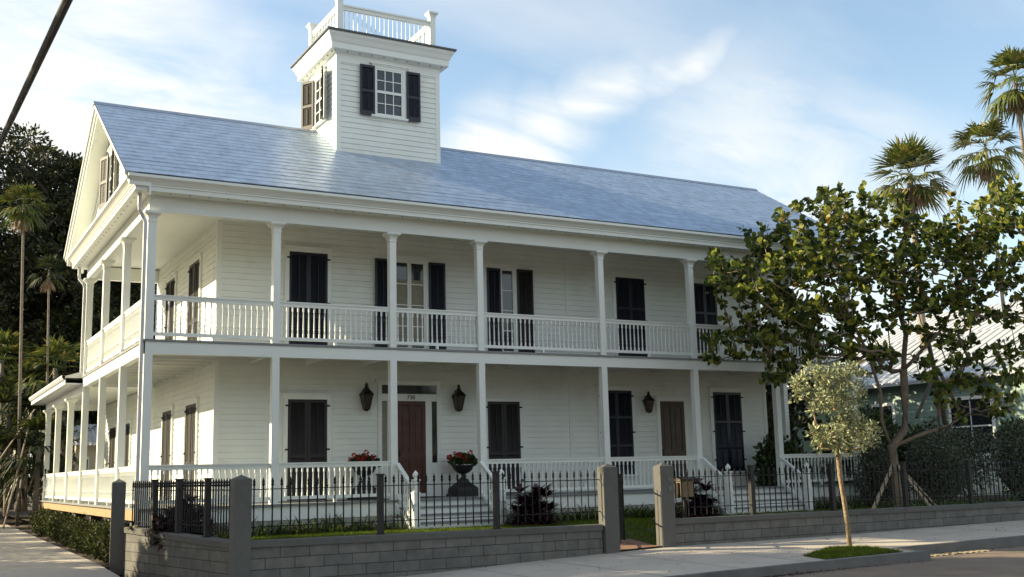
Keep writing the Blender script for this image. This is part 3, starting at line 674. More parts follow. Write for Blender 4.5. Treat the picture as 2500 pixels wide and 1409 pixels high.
# ------------------------------------------- front stairs with sloping rails
def stairs(x0, x1):
    mb = MB(); tr = MB()
    for i in range(1, 5):
        z = -.172*i; y = -.06-.28*i
        tr.box(x0-.08, x1+.08, y-.02, y+.285, z-.04, z)
        mb.box(x0-.06, x1+.06, y+.01, y+.28, z-.2 if i < 4 else -1.1, z-.041)
    for x in (x0-.10, x1+.06):
        mb.hexa([(x, -1.24, -.98), (x+.04, -1.24, -.98), (x+.04, -.01, -.98), (x, -.01, -.98), (x, -1.24, -.74), (x+.04, -1.24, -.74), (x+.04, -.01, -.05), (x, -.01, -.05)])
    st = mb.build('stairs', WHITE, house); tr.build('tread', DECK, st)
    for x in (x0, x1):
        rl = MB(); a = Vector((x, -.0, .86)); b = Vector((x, -1.0, .24))
        rl.bar(a, b, .10, .03); rl.bar(a-Vector((0, 0, .05)), b-Vector((0, 0, .05)), .055, .07); rl.bar(Vector((x, 0, .10)), Vector((x, -1.0, -.52)), .055, .08)
        for k in range(1, 7):
            t = k/7; p = a.lerp(b, t); rl.box(p.x-.017, p.x+.017, p.y-.017, p.y+.017, p.z-.70, p.z-.05)
        rl.build('stair_rail', WHITE, st)
        nw = MB(); nw.box(x-.075, x+.075, -1.14, -.99, -.9, .15); nw.box(x-.088, x+.088, -1.153, -.977, -.10, -.06); nw.box(x-.088, x+.088, -1.153, -.977, .15, .18); nw.box(x-.062, x+.062, -1.127, -1.003, .18, .44)
        nw.box(x-.088, x+.088, -1.153, -.977, .44, .475); nw.lathe([(.05, .475), (.03, .50), (.062, .53), (.075, .57), (.062, .61), (.035, .64), (.02, .665), (.0, .68)], 12, (x, -1.065, 0))
        nw.build('newel_post', WHITE, st)
stairs(5.93, 8.18); stairs(15.16, 18.01)
# ------------------------------------------- rear wing porch roof
wr = MB(); e0, e1 = HY1+.12, YWING+.62; wx, wz = -.47, 3.66; kx = 5.2; kz = wz+(kx-wx)*.30
wr.add([(wx, e0, wz), (wx, e1, wz), (kx, e1-(kx-wx), kz), (kx, e0, kz), (9.5, e1, wz), (9.5, e0, wz), (wx, e0, wz-.05), (wx, e1, wz-.05), (9.5, e1, wz-.05), (9.5, e0, wz-.05)],
       ((0, 1, 2, 3), (1, 4, 2), (4, 5, 3, 2), (0, 1, 7, 6), (1, 4, 8, 7), (0, 3, 5, 9, 6), (6, 7, 8, 9)))
wo = wr.build('rear_roof', MROOFL, house)
wg = MB(); wg.loft([[(wx-.0, y, wz+.02), (wx-.09, y, wz+.02), (wx-.09, y, wz-.03), (wx-.04, y, wz-.10), (wx, y, wz-.11)] for y in (e0, e1)]); wg.box(wx-.001, wx+.02, e0, e1, wz-.24, wz-.112); wg.box(wx+.02, .0, e0, e1, wz-.24, wz-.20)
wg.build('rear_gutter', GUT, wo)
wb = MB(); wb.box(0, .17, HY1, YWING+.17, 3.20, wz-.201); wb.box(.17, XW, YWING, YWING+.17, 3.20, wz-.201); wb.build('rear_beam', WHITE, wo)
wc = MB(); wc.box(.17, XW-.002, HY1+.01, YWING, 3.42, 3.45); wc.build('rear_ceiling', CEIL, wo)
# ------------------------------------------- downspouts
def spout(x, y, yo):
    mb = MB(); mb.tube([(x-.22, yo, 6.90), (x-.22, yo, 6.62), (x-.21, yo, 6.52), (x-.10, y-.02*0, 6.36), (x-.065, y, 6.26), (x-.065, y, 6.0), (x-.065, y, -.9 if y < 1 else 3.75)], .045, 10)
    for z in (5.9, 4.2, 2.9, 1.1): 
        if y < 1 or z > 3.8: mb.tube([(x-.065, y, z), (x-.065, y, z+.03)], .052, 10)
    mb.build('downspout', GUT, house)
spout(0, .06, -.05); spout(0, SYS[3], SYS[3]+.1)
# ------------------------------------------- tower
tw = MB(); ZT0 = 8.9
siding(tw, Tf, ZT0, 12.0, lambda z: (TX0, TX1)); siding(tw, Tl, ZT0, 12.0, lambda z: (TY0, TY1)); siding(tw, Tr, ZT0, 12.0, lambda z: (TY0, TY1)); siding(tw, Tb, ZT0, 12.0, lambda z: (TX0, TX1))
tw.box(TX0+.02, TX1-.02, TY0+.02, TY1-.02, ZT0, 12.3)
tower = tw.build('tower', SIDING, house)
for x, y in ((TX0, TY0), (TX1, TY0), (TX0, TY1), (TX1, TY1)):
    sx_ = 1 if x == TX0 else -1; sy_ = 1 if y == TY0 else -1
    tcb = MB(); tcb.hexa([(x-sx_*.03, y-sy_*.03, ZT0), (x+sx_*.10, y-sy_*.03, ZT0), (x+sx_*.10, y+sy_*.10, ZT0), (x-sx_*.03, y+sy_*.10, ZT0), (x-sx_*.03, y-sy_*.03, 12.0), (x+sx_*.10, y-sy_*.03, 12.0), (x+sx_*.10, y+sy_*.10, 12.0), (x-sx_*.03, y+sy_*.10, 12.0)])
    tcb.build('corner_board', WHITE, tower)
tpf = [(.0, 11.99), (.034, 11.99), (.034, 12.24), (.24, 12.30), (.24, 12.46), (.27, 12.50), (.31, 12.60), (.36, 12.68), (.36, 12.755), (0, 12.755)]
tc_ = corner_ring(TX0, TX1, TY0, TY1, tpf).build('cornice', WHITE, tower)
for x in np.arange(TX0-.1, TX1+.3, .36): link('soffit_vent', VME, tower).location = (x, TY0-.15, 12.262)
for y in np.arange(TY0, TY1, .36): link('soffit_vent', VME, tower).location = (TX0-.15, y, 12.262)
tr_ = MB(); o_ = .42; tr_.box(TX0-o_, TX1+o_, TY0-o_, TY1+o_, 12.756, 12.80)
tr_.add([(TX0-o_, TY0-o_, 12.80), (TX1+o_, TY0-o_, 12.80), (TX1+o_, TY1+o_, 12.80), (TX0-o_, TY1+o_, 12.80), (TX0+.3, TY0+.3, 12.93), (TX1-.3, TY0+.3, 12.93), (TX1-.3, TY1-.3, 12.93), (TX0+.3, TY1-.3, 12.93)], ((0, 1, 5, 4), (1, 2, 6, 5), (2, 3, 7, 6), (3, 0, 4, 7), (4, 5, 6, 7)))
tr_.build('tower_roof', mat('dark_roof_metal', (.10, .11, .13), .5, .1, 5, metal=.3), tower)
PX0, PX1, PY0, PY1 = TX0+.10, TX1-.14, TY0+.10, TY1-.12
for x, y in ((PX0, PY0), (PX1, PY0), (PX0, PY1), (PX1, PY1)):
    p = MB(); p.box(x-.085, x+.085, y-.085, y+.085, 12.83, 13.80); p.loft([[(x-r, y-r, z), (x+r, y-r, z), (x+r, y+r, z), (x-r, y+r, z)] for r, z in ((.085, 13.80), (.09, 13.86), (.115, 13.92), (.155, 13.96), (.155, 14.01), (.05, 14.05))]); p.poly([(x-.05, y-.05, 14.05), (x+.05, y-.05, 14.05), (x+.05, y+.05, 14.05), (x-.05, y+.05, 14.05)])
    p.build('roof_post', WHITE, tower)
for (a, b, n) in (((PX0+.09, PY0), (PX1-.09, PY0), 20), ((PX0+.09, PY1), (PX1-.09, PY1), 20), ((PX0, PY0+.09), (PX0, PY1-.09), 16), ((PX1, PY0+.09), (PX1, PY1-.09), 16)):
    A = Vector((*a, 0)); B = Vector((*b, 0)); r = MB()
    r.bar(A+Vector((0, 0, 13.72)), B+Vector((0, 0, 13.72)), .10, .05); r.bar(A+Vector((0, 0, 13.64)), B+Vector((0, 0, 13.64)), .055, .11); r.bar(A+Vector((0, 0, 12.98)), B+Vector((0, 0, 12.98)), .055, .07)
    for i in range(n): q = A.lerp(B, (i+.5)/n); r.lathe([(.016, 13.0), (.016, 13.08), (.021, 13.16), (.013, 13.22), (.013, 13.5), (.016, 13.6)], 6, (q.x, q.y, 0))
    r.build('roof_railing', WHITE, tower)
sash_window(tower, Tf, 6.60, 7.44, 10.57, 11.97, 3, 2, name='window').name = 'window'
shutter_mb(Tf, 6.13, 6.565, 10.53, 12.0, .076, (.48,)).build('shutter', NAVY, tower); shutter_mb(Tf, 7.535, 7.96, 10.53, 12.0, .076, (.48,)).build('shutter', NAVY, tower)
sash_window(tower, Tl, 3.95, 4.72, 10.57, 11.97, 2, 2)
Tsw = lambda h, ang, s: (lambda u, d, z: (TX0-.085-u*math.sin(ang)-d*math.cos(ang), h+s*(u*math.cos(ang)-d*math.sin(ang)), z))
shutter_mb(Tsw(3.93, R(22), -1), 0, .44, 10.53, 12.0, 0, (.48,)).build('shutter', BROWN, tower); shutter_mb(Tsw(4.76, R(32), 1), 0, .44, 10.53, 12.0, 0, (.48,)).build('shutter', BROWN, tower)
for o in [x for x in list(COL.objects) if x.parent and x.parent.name.startswith('window') and x.parent.parent == tower]: o.parent = tower
# ---------------------------------------------------------------- porch furnishings
def lantern(u, zt, s, label):
    t = thing('wall_lantern', label, 'lantern', (u, YW-.035, zt), group='lanterns on the house front')
    b = MB(); b.local = True; b.box(-.05*s, .05*s, -.02, .0, -.50*s, -.18*s); b.tube([(0, -.0, -.44*s), (0, -.10*s, -.52*s), (0, -.17*s, -.60*s)], .012, 6); b.tube([(0, -.0, -.24*s), (0, -.12*s, -.10*s), (0, -.17*s, -.14*s)], .010, 6)
    b.build('bracket', BRONZE, t)
    y = -.17*s
    g = MB(); g.local = True; g.lathe([(.072*s, -.73*s), (.130*s, -.36*s)], 4, (0, y, 0), sq=True); g.build('lantern_glass', LGLASS, t)
    f = MB(); f.local = True
    f.lathe([(.025*s, -.80*s), (.055*s, -.775*s), (.080*s, -.745*s), (.080*s, -.72*s)], 4, (0, y, 0), sq=True)
    for a, c in ((1, 1), (1, -1), (-1, 1), (-1, -1)): f.tube([(a*.072*s, y+c*.072*s, -.73*s), (a*.132*s, y+c*.132*s, -.36*s)], .013*s, 5)
    f.build('lantern_frame', BRONZE, t)
    h = MB(); h.local = True; h.lathe([(.152*s, -.37*s), (.158*s, -.345*s), (.115*s, -.275*s), (.068*s, -.215*s), (.060*s, -.185*s)], 4, (0, y, 0), sq=True)
    h.lathe([(.060*s, -.185*s), (.064*s, -.15*s), (.05*s, -.125*s), (.03*s, -.11*s), (.04*s, -.09*s), (.05*s, -.07*s), (.035*s, -.045*s), (.012*s, -.03*s), (.015*s, -.015*s), (.003, 0)], 10, (0, y, 0))
    h.build('lantern_cap', BRONZE, t)
lantern(5.88, 2.97, .94, 'large bronze lantern on the white siding left of the panelled front door')
lantern(8.52, 2.97, .94, 'large bronze lantern on the white siding above the flower urn right of the front door')
lantern(14.78, 2.87, .82, 'smaller bronze lantern between the tall dark shutters and the brown side door')

def urn(x, y, label, sd_):
    rg = np.random.default_rng(sd_)
    t = thing('planted_urn', label, 'urn', (x, y, 0), group='iron urns on the front porch')
    p = MB(); p.local = True
    pr_ = [(.34, 0), (.34, .05), (.31, .06), (.30, .18), (.28, .22), (.20, .30), (.13, .36), (.11, .40), (.11, .44)]
    p.loft([[(-r, -r, z), (r, -r, z), (r, r, z), (-r, r, z)] for r, z in pr_]); p.poly([(-.34, -.34, 0), (.34, -.34, 0), (.34, .34, 0), (-.34, .34, 0)]); p.build('urn_base', URNM, t)
    b = MB(); b.local = True; b.lathe([(.10, .44), (.07, .47), (.045, .51), (.05, .55), (.09, .58), (.18, .62), (.25, .69), (.27, .75), (.31, .78), (.31, .80), (.24, .80), (.2, .76)], 20); b.build('urn_bowl', URNM, t, True)
    n = 420; d = unit(rg.normal(size=(n, 3))); d[:, 2] = np.abs(d[:, 2])*.9-.25; C = np.array([x, y, .90])+d*np.array([.36, .34, .27])*(.45+.55*rg.random((n, 1)))
    pmesh('foliage', leaves(C, d+rg.normal(size=(n, 3))*.5, unit(d+rg.normal(size=(n, 3))*.6), .10, .085, ROUND), G_SHRUB, t)
    for k in range(8):
        dd = unit(rg.normal(size=3)); dd[2] = abs(dd[2])*.8; c = np.array([x, y, .95])+dd*np.array([.38, .34, .26])
        q = unit(rg.normal(size=(26, 3))); pmesh('flower_head', leaves(c+q*.036, q+rg.normal(size=(26, 3))*.3, unit(rg.normal(size=(26, 3))), .05, .045, OVAL), RED, t)
urn(5.67, 1.5, 'black urn of red geraniums behind the porch railing left of the front door', 3)
urn(8.42, 1.5, 'black urn of red geraniums right of the front door above the main steps', 5)
dm = MB(); dm.box(6.85, 7.70, 1.22, 1.75, .003, .022); tag(dm.build('doormat', COIR), 'brown coir doormat lying in front of the panelled front door', 'doormat')

# ---------------------------------------------------------------- block walls, gate posts, iron fences
YF = -6.0; ZCAP = -.455
def block_wall(name, label, A, B, zc0, zc1, zb0, zb1, x_from=0.0):
    """straight wall from A to B; built along local x, the Empty turns it."""
    A = Vector((*A, 0)); B = Vector((*B, 0)); d = B-A; ln = d.length; ang = math.atan2(d.y, d.x)
    t = thing(name, label, 'wall', (A.x, A.y, 0), ang)
    b = MB(); b.local = True; n = max(2, int(ln/1.5)); T = .20
    for i in range(n):
        a, c = i/n, (i+1)/n
        za, zc_ = zc0+(zc1-zc0)*a-.115, zc0+(zc1-zc0)*c-.115
        b.hexa([(a*ln, .035, zb0-.3), (c*ln, .035, zb0-.3), (c*ln, .035+T, zb0-.3), (a*ln, .035+T, zb0-.3), (a*ln, .035, za), (c*ln, .035, zc_), (c*ln, .035+T, zc_), (a*ln, .035+T, za)])
    w_ = b.build('block_course', BLOCK, t); w_.location.z = zc0-.115; 
    for v in w_.data.vertices: v.co.z -= zc0-.115
    c = MB(); c.local = True
    pf = [(0, -.114), (0, -.015), (.018, .0), (.252, .0), (.27, -.015), (.27, -.114)]
    c.loft([[(s*ln, y, zc0+(zc1-zc0)*s+z) for y, z in pf] for s in (0, .33, .66, 1)]); c.build('wall_cap', STUC, t)
    return t
block_wall('block_wall', 'low grey block wall with stucco cap below the front iron fence left of the gate', (.72, YF), (7.80, YF), ZCAP, ZCAP-.03, -1.3, -1.1)
block_wall('block_wall', 'long low grey block wall with stucco cap right of the gate under the sea grape', (9.58, YF), (24.5, YF), ZCAP+.005, ZCAP-.01, -1.1, -.9)
LA, LB = (-.44, -.45), (.44, -5.76)
block_wall('block_wall', 'short grey block wall with stucco cap running back along the hedge and driveway', LA, LB, -.335, ZCAP-.01, -1.3, -1.3)
def gate_post(x, y, w_, zt, zb, label, rz=0):
    t = MB(); t.local = True; h = w_/2
    o = MB(); o.local = True
    k_ = h if w_ < .3 else .24-h; o.box(-h, h, -h, k_, 0, zt-zb); r = h+.0
    o.add([(-r, -r, zt-zb), (r, -r, zt-zb), (r, k_, zt-zb), (-r, k_, zt-zb), (0, (k_-h)/2, zt-zb+.075)], ((0, 1, 4), (1, 2, 4), (2, 3, 4), (3, 0, 4)))
    ob = o.build('gate_post', STUC); ob.location = (x, y, zb); ob.rotation_euler.z = rz
    return tag(ob, label, 'post', 'square stucco posts of the front wall')
gate_post(.575, YF+.13, .295, .575, -1.4, 'square stucco post at the corner of the two block walls')
gate_post(8.005, YF+.13, .335, .635, -1.3, 'square stucco post left of the open iron gate')
pc = gate_post(9.40, YF+.13, .335, .632, -1.3, 'square stucco post right of the gate opening with bell disc and plate')
gate_post(-.50, -.35, .27, .57, -1.3, 'square stucco post at the hedge end of the short block wall', R(-8))
dc = MB(); dc.local = True; dc.tube([(.062, -.168, 1.662), (.062, -.180, 1.662)], .040, 14); dc.build('bell_disc', KERB, pc)
pl = MB(); pl.local = True; pl.box(.02, .125, -.178, -.168, 1.42, 1.525); pl.build('wall_plate', KERB, pc)

PK = None
def picket_mesh(h):
    mb = MB(); mb.tube([(0, 0, 0), (0, 0, h-.15)], .0135, 6); mb.lathe([(.0135, h-.15), (.026, h-.135), (.026, h-.11), (.015, h-.102), (.027, h-.08), (.018, h-.045), (.010, h-.025), (.003, h)], 6)
    me = bpy.data.meshes.new('picket'); me.from_pydata(mb.v, [], mb.f); me.materials.append(IRON); me.update(); return me
PME = picket_mesh(.97)
def iron_fence(label, A, B, z0, zc0, zc1, posts, sp, first=.08, posts_w=.10, pm=POSTM, skip=None):
    A = Vector((*A, 0)); B = Vector((*B, 0)); d = B-A; ln = d.length; ang = math.atan2(d.y, d.x)
    t = thing('iron_fence', label, 'fence', (A.x, A.y, 0), ang, 'iron fences on the block walls')
    for zz in (.395, -.235):
        r = MB(); r.local = True; r.box(0, ln, -.008, .008, zz-.008, zz+.008); r.build('fence_rail', IRON, t)
    x = first
    while x < ln-.03:
        if all(abs(x-p) > .085 for p in posts):
            q = link('picket', PME, t); q.location = (x, 0, z0)
        x += sp
    for p in posts:
        zb_ = zc0+(zc1-zc0)*p/ln
        m = MB(); m.local = True; h = posts_w/2; m.box(p-h, p+h, -h, h, zb_-.01, .585); m.box(p-h-.012, p+h+.012, -h-.012, h+.012, .585, .612)
        m.box(p-h-.02, p+h+.02, -h-.02, h+.02, zb_, zb_+.012); m.build('fence_post', pm, t)
YFN = YF+.13
iron_fence('black spear tipped iron fence left of the gate in front of the main steps', (.72, YFN), (7.84, YFN), -.37, ZCAP, ZCAP-.03, [2.39, 4.76], .161)
iron_fence('black spear tipped iron fence right of the gate, behind the young street tree', (9.57, YFN), (24.5, YFN), -.40, ZCAP, ZCAP-.01, [2.23, 4.60, 6.95, 9.25, 11.6, 13.9], .161, .161)
iron_fence('short black iron picket fence running back between the corner post and the hedge', (-.35+.1, -.50+.03), (.50+.04, -5.72), -.37, -.33, ZCAP, [1.35, 2.65, 4.05], .121, .06)
gt = thing('iron_gate', 'narrow iron gate standing open inward beside the left gate post', 'gate', (8.255, YF+.10, 0), R(50))
gf = MB(); gf.local = True
for a in (.03, 1.0): gf.box(a-.018, a+.018, -.018, .018, -.88, .56)
for z in (-.82, -.22, .40): gf.box(.03, 1.0, -.010, .010, z-.015, z+.015)
gf.build('gate_frame', IRON, gt)
for k in range(9):
    p = MB(); p.local = True; x = .03+.97*(k+1)/10; p.tube([(x, 0, -.82), (x, 0, .50)], .009, 6); p.build('gate_bar', IRON, gt)
mbx = thing('mailbox', 'tan metal mailbox fixed inside the fence beside the right gate post', 'mailbox', (10.10, -5.70, -.02))
b = MB(); b.local = True; b.box(-.17, .17, -.09, .10, 0, .33); b.build('mailbox_body', BRASS, mbx)
b = MB(); b.local = True; b.hexa([(-.19, -.12, .331), (.19, -.12, .331), (.19, .12, .331), (-.19, .12, .331), (-.18, -.09, .375), (.18, -.09, .375), (.18, .10, .41), (-.18, .10, .41)]); b.build('mailbox_lid', BRONZE, mbx)
b = MB(); b.local = True; b.box(-.03, .03, .0, .05, -.95, 0); b.box(-.21, -.171, -.05, .08, -.02, .3); b.build('mailbox_post', BRONZE, mbx)
def path_light(x, y, z, label):
    t = thing('path_light', label, 'lamp', (x, y, z), group='copper path lights in the lawn')
    b = MB(); b.local = True; b.tube([(0, 0, -.1), (0, 0, .42)], .011, 8); b.build('lamp_stem', BRONZE, t)
    b = MB(); b.local = True; b.lathe([(.095, .40), (.10, .405), (.06, .435), (.025, .45), (.02, .475), (.004, .48)], 14); b.build('lamp_shade', BRONZE, t)
path_light(9.80, -5.0, -.93, 'small copper path light in the grass beside the right gate post')
path_light(5.25, -1.6, -.75, 'small copper path light at the foot of the main steps')

# ---------------------------------------------------------------- grass, border plants
def blades(n, fx, h, w_=.012):
    P = fx(n); a = rng.random(len(P))*2*math.pi; lean = rng.normal(size=(len(P), 2))*.35; hh = h*(.6+.7*rng.random(len(P)))
    V = np.zeros((len(P), 3, 3)); dx = np.stack([np.cos(a), np.sin(a), 0*a], 1)*w_/2
    V[:, 0] = P-dx; V[:, 1] = P+dx; V[:, 2] = P+np.stack([lean[:, 0]*hh, lean[:, 1]*hh, hh], 1); return V
def lawn_pts(n):
    x = np.concatenate([rng.uniform(.6, 7.0, int(n*.45)), rng.uniform(7.0, 12.0, int(n*.35)), rng.uniform(10, 24, n-int(n*.45)-int(n*.35))]); y = rng.uniform(-5.7, -.3, n)
    y = np.where((x > 5.85) & (x < 8.25) & (y > -1.2), y-1.5, y); k = ~((x > 8.1) & (x < 9.3) & (y < -4.85)); x, y = x[k], y[k]
    return np.stack([x, y, [zL(a, b)-.015 for a, b in zip(x, y)]], 1)
tag(pmesh('grass', blades(70000, lawn_pts, .07), G_GRASS), kind='stuff')
PIT = [(10.05, -9.2), (9.9, -9.90), (11.85, -9.90), (12.15, -8.75), (11.6, -8.30)]
def in_poly(x, y, P):
    c = False; j = len(P)-1
    for i in range(len(P)):
        if (P[i][1] > y) != (P[j][1] > y) and x < (P[j][0]-P[i][0])*(y-P[i][1])/(P[j][1]-P[i][1])+P[i][0]: c = not c
        j = i
    return c
def pit_pts(n):
    o = []
    while len(o) < n:
        x, y = rng.uniform(9.7, 12.2), rng.uniform(-9.95, -8.3)
        if in_poly(x, y, PIT): o.append((x, y, zs2(x, y, YB)+.0))
    return np.array(o)
pm_ = MB(); pm_.poly([(x, y, zs2(x, y, YB)+.008) for x, y in PIT]); tag(pm_.build('tree_pit', LAWNM), kind='structure')
tag(pmesh('pit_grass', blades(6000, pit_pts, .055, .014), G_GRASS), kind='stuff')
def strap_clump(cx, cy, cz, n, ln, wd, up_=.9, rg=rng, droop=.5):
    a = rg.random(n)*2*math.pi; el = up_*(.5+.8*rg.random(n)); l = ln*(.6+.6*rg.random(n)); out_ = []
    for i in range(n):
        h = np.array([math.cos(a[i]), math.sin(a[i]), 0]); b = np.array([-h[1], h[0], 0]); pts = []
        K = 4
        for k in range(K+1):
            s = k/K; r = l[i]*s*math.cos(el[i])*(1+.3*s); z = l[i]*(s*math.sin(el[i])-droop*s*s*.8*math.cos(el[i])); pts.append(np.array([cx, cy, cz])+h*(r+.02)+np.array([0, 0, z]))
        for k in range(K):
            w0 = wd*(.55+.45*math.sin(math.pi*(k/K*.8+.12))); w1 = wd*(.55+.45*math.sin(math.pi*((k+1)/K*.8+.12))) if k < K-1 else .002
            out_.append([pts[k]-b*w0/2, pts[k]+b*w0/2, pts[k+1]+b*w1/2, pts[k+1]-b*w1/2])
    return out_
bd = []
for x in np.concatenate([np.arange(.5, 5.6, .22), np.arange(8.7, 14.9, .20), np.arange(18.4, 21.5, .3)]):
    for k in range(2):
        y = -.30-.55*k+rnd.uniform(-.15, .15); bd += strap_clump(x+rnd.uniform(-.1, .1), y, zL(x, y)-.02, 30, rnd.uniform(.34, .60), .028)
for x in np.arange(17.5, 26, .45):
    for k in range(3):
        y = -5.3+1.2*k+rnd.uniform(-.3, .3); bd += strap_clump(x+rnd.uniform(-.2, .2), y, zL(x, y)-.02, 18, rnd.uniform(.3, .5), .03)
tag(pmesh('ground_cover', bd, G_BORD), kind='stuff')

def shrub(name, label, cat, base, r, n, lm, ln, wd, shape=OVAL, group=None, stems=5, zc_=None, hollow=.25, parent_leaf='foliage'):
    t = thing(name, label, cat, base, group=group)
    x, y, z = base; c = (x, y, z+(zc_ if zc_ else r[2]))
    sub = rdir(9)*np.asarray(r)*.5+c; C = []
    for s in sub: C.append(in_blob(n//14, s, np.asarray(r)*.58, .3))
    C.append(in_blob(n-9*(n//14), c, np.asarray(r)*.9, hollow)); C = np.concatenate(C); C = C[C[:, 2] > z+.02]
    d = unit((C-np.asarray(c))/np.asarray(r)+rng.normal(size=C.shape)*.7+[0, 0, .3])
    pmesh(parent_leaf, leaves(C, d, rdir(len(C)), ln*(.7+.6*rng.random(len(C))), wd*(.7+.6*rng.random(len(C))), shape, .15), lm, t)
    m = MB()
    for k in range(stems):
        q = in_blob(1, c, np.asarray(r)*.6)[0]; m.tube([(x+rnd.uniform(-.05, .05), y+rnd.uniform(-.05, .05), z-.05), tuple((np.array(base)+q)/2+rng.normal(size=3)*.03), tuple(q)], [.018, .012, .006], 5)
    m.build('stem', BARK, t)
    return t
ORD = ['first', 'second', 'third', 'fourth', 'fifth', 'sixth', 'seventh', 'eighth', 'ninth', 'tenth', 'eleventh', 'twelfth']
for k in range(12):
    y = .35+1.24*k; s = rnd.uniform(.9, 1.1)
    shrub('hedge_shrub', ORD[k]+' clipped green shrub of the driveway hedge counted from the stucco post', 'shrub', (-.47+rnd.uniform(-.05, .05)-(.08 if k < 1 else 0), y, zD(y)-.03), (.38*s, .72, .42*s), 1900 if k < 4 else 1200, G_HEDGE, .065, .04, OVAL, 'shrubs of the driveway hedge', hollow=.5)
for k in range(10):
    y = -.5+2.7*k; shrub('added_shade_shrub', ORD[k]+' added shrub across the driveway, unseen, shading it from the left', 'shrub', (-8.6+rnd.uniform(-.3, .3), y, zD(y)-.05), (1.2, rnd.uniform(1.2, 1.6), rnd.uniform(2.3, 2.75)), 3600, G_SHRUB, .22, .12, OVAL, 'unseen shrubs added to shade the driveway', hollow=.2)  # unseen row added to shade the driveway and its hedge
def ti_plant(base, r, n, label, grp='dark leaved plants in the front garden'):
    t = thing('ti_plant', label, 'plant', base, group=grp); V = []; m = MB()
    for k in range(n):
        a = rnd.random()*6.28; q = rnd.random()**.5; x = base[0]+r[0]*q*math.cos(a)*.75; y = base[1]+r[1]*q*math.sin(a)*.75; h = r[2]*rnd.uniform(.35, 1.0)*(1.15-.5*q)
        m.tube([(base[0]+(x-base[0])*.4, base[1]+(y-base[1])*.4, base[2]-.03), (x, y, base[2]+h)], .011, 5)
        V += strap_clump(x, y, base[2]+h, 34, .36, .075, .75, droop=.6)
        V += strap_clump(x, y, base[2]+h*.65, 26, .36, .07, .5, droop=.7); V += strap_clump(x, y, base[2]+h*.3, 22, .36, .07, .4, droop=.7)
    pmesh('foliage', V, G_TI, t); m.build('stem', BARK, t)
ti_plant((8.50, -1.9, -.70), (.66, .6, 1.08), 20, 'burgundy leaved plant beside the right newel of the main steps')
ti_plant((13.35, -2.0, -.72), (.52, .5, .95), 14, 'burgundy leaved plant behind the fence right of the mailbox')
ti_plant((.42, -2.1, -.70), (.62, .9, .98), 22, 'big dark burgundy plant behind the short side fence')

bt = thing('striped_plant', 'small striped plant poking through the side fence beside the hedge end post', 'plant', (-.33, -.95, -.40))
pmesh('foliage', strap_clump(-.33, -.95, -.38, 11, .30, .05, .6), mat('striped_leaf', 0, .5, .2, 3, island=[(0, (.10, .13, .05)), (.5, (.30, .27, .16)), (1, (.10, .05, .03))]), bt)
# ---------------------------------------------------------------- young street tree
def tree_from(label, cat, name, trunk, C, lm, lv, bark, r_base, r_tip=.008, group=None, wig=.12):
    b = Vector(trunk[0][0]); t = thing(name, label, cat, tuple(b), group=group)
    mb = grow_tree(trunk, [tuple(c) for c in C], r_tip, r_base, wig)
    mb.build('trunk', bark, t, True); pmesh('crown', lv, lm, t); return t
b0 = Vector((11.98, -8.45, -1.07))
tk = [(11.98, -8.45, -1.07), (11.97, -8.44, -.6), (11.92, -8.44, -.1), (11.85, -8.45, .35), (11.83, -8.46, .72), (11.88, -8.47, 1.2), (11.95, -8.47, 1.7)]
blobs = [((11.45, -8.5, 2.18), (.55, .5, .36), 24), ((12.10, -8.45, 2.22), (.55, .5, .36), 24), ((11.12, -8.5, 1.86), (.32, .36, .30), 11), ((12.35, -8.45, 1.86), (.30, .36, .26), 8), ((11.88, -8.5, 1.62), (.46, .42, .28), 13), ((11.58, -8.5, 1.20), (.42, .4, .26), 13), ((12.22, -8.45, 1.36), (.34, .36, .24), 8), ((12.74, -8.4, 1.16), (.36, .34, .22), 14), ((12.35, -8.4, .98), (.32, .34, .16), 7), ((11.75, -8.5, .92), (.38, .36, .16), 9)]
tp = np.concatenate([in_blob(n, c, r, .3) for c, r, n in blobs]); Cl = []; Dl = []
for q in tp:
    n = 34; dd = rdir(n); Cl.append(q+dd*.125*rng.random((n, 1))**.5); Dl.append(dd+[0, 0, .4])
Cl = np.concatenate(Cl); Dl = np.concatenate(Dl)
tree_from('young silver leaved tree with slender pale trunk in the grass pit by the kerb', 'tree', 'street_tree', [tk], tp, G_SILV, leaves(Cl, Dl, rdir(len(Cl)), .088*(.6+.7*rng.random(len(Cl))), .040, OVAL, .1), BARKY, .050, .004, wig=.05)

# ---------------------------------------------------------------- sea grape
SGY = -3.5
gb = [(1790, 690, 70, 24), (1750, 660, 40, 8), (1850, 770, 80, 26), (1765, 850, 45, 10), (1830, 840, 40, 8), (1900, 640, 80, 28), (1850, 585, 35, 6), (1960, 560, 75, 26), (2000, 700, 110, 44), (2065, 610, 100, 40), (2095, 510, 58, 18), (2030, 495, 40, 8), (2150, 710, 110, 44), (2205, 610, 95, 38), (2180, 520, 40, 9), (2300, 660, 105, 40), (2350, 570, 85, 30), (2440, 510, 55, 18), (2455, 470, 40, 8), (2455, 610, 85, 30), (2420, 730, 90, 30), (2300, 770, 75, 18), (1930, 840, 75, 22), (2010, 800, 75, 22), (2090, 830, 55, 12), (1900, 900, 45, 8), (2370, 880, 60, 16), (2450, 960, 55, 14), (2340, 960, 60, 12), (2480, 860, 50, 10), (2260, 900, 40, 5), (2140, 880, 50, 9), (2550, 700, 110, 26), (2560, 560, 80, 18)]
dep0 = (Vector((18.85, SGY, 2))-CAM).dot(fw); tg = []
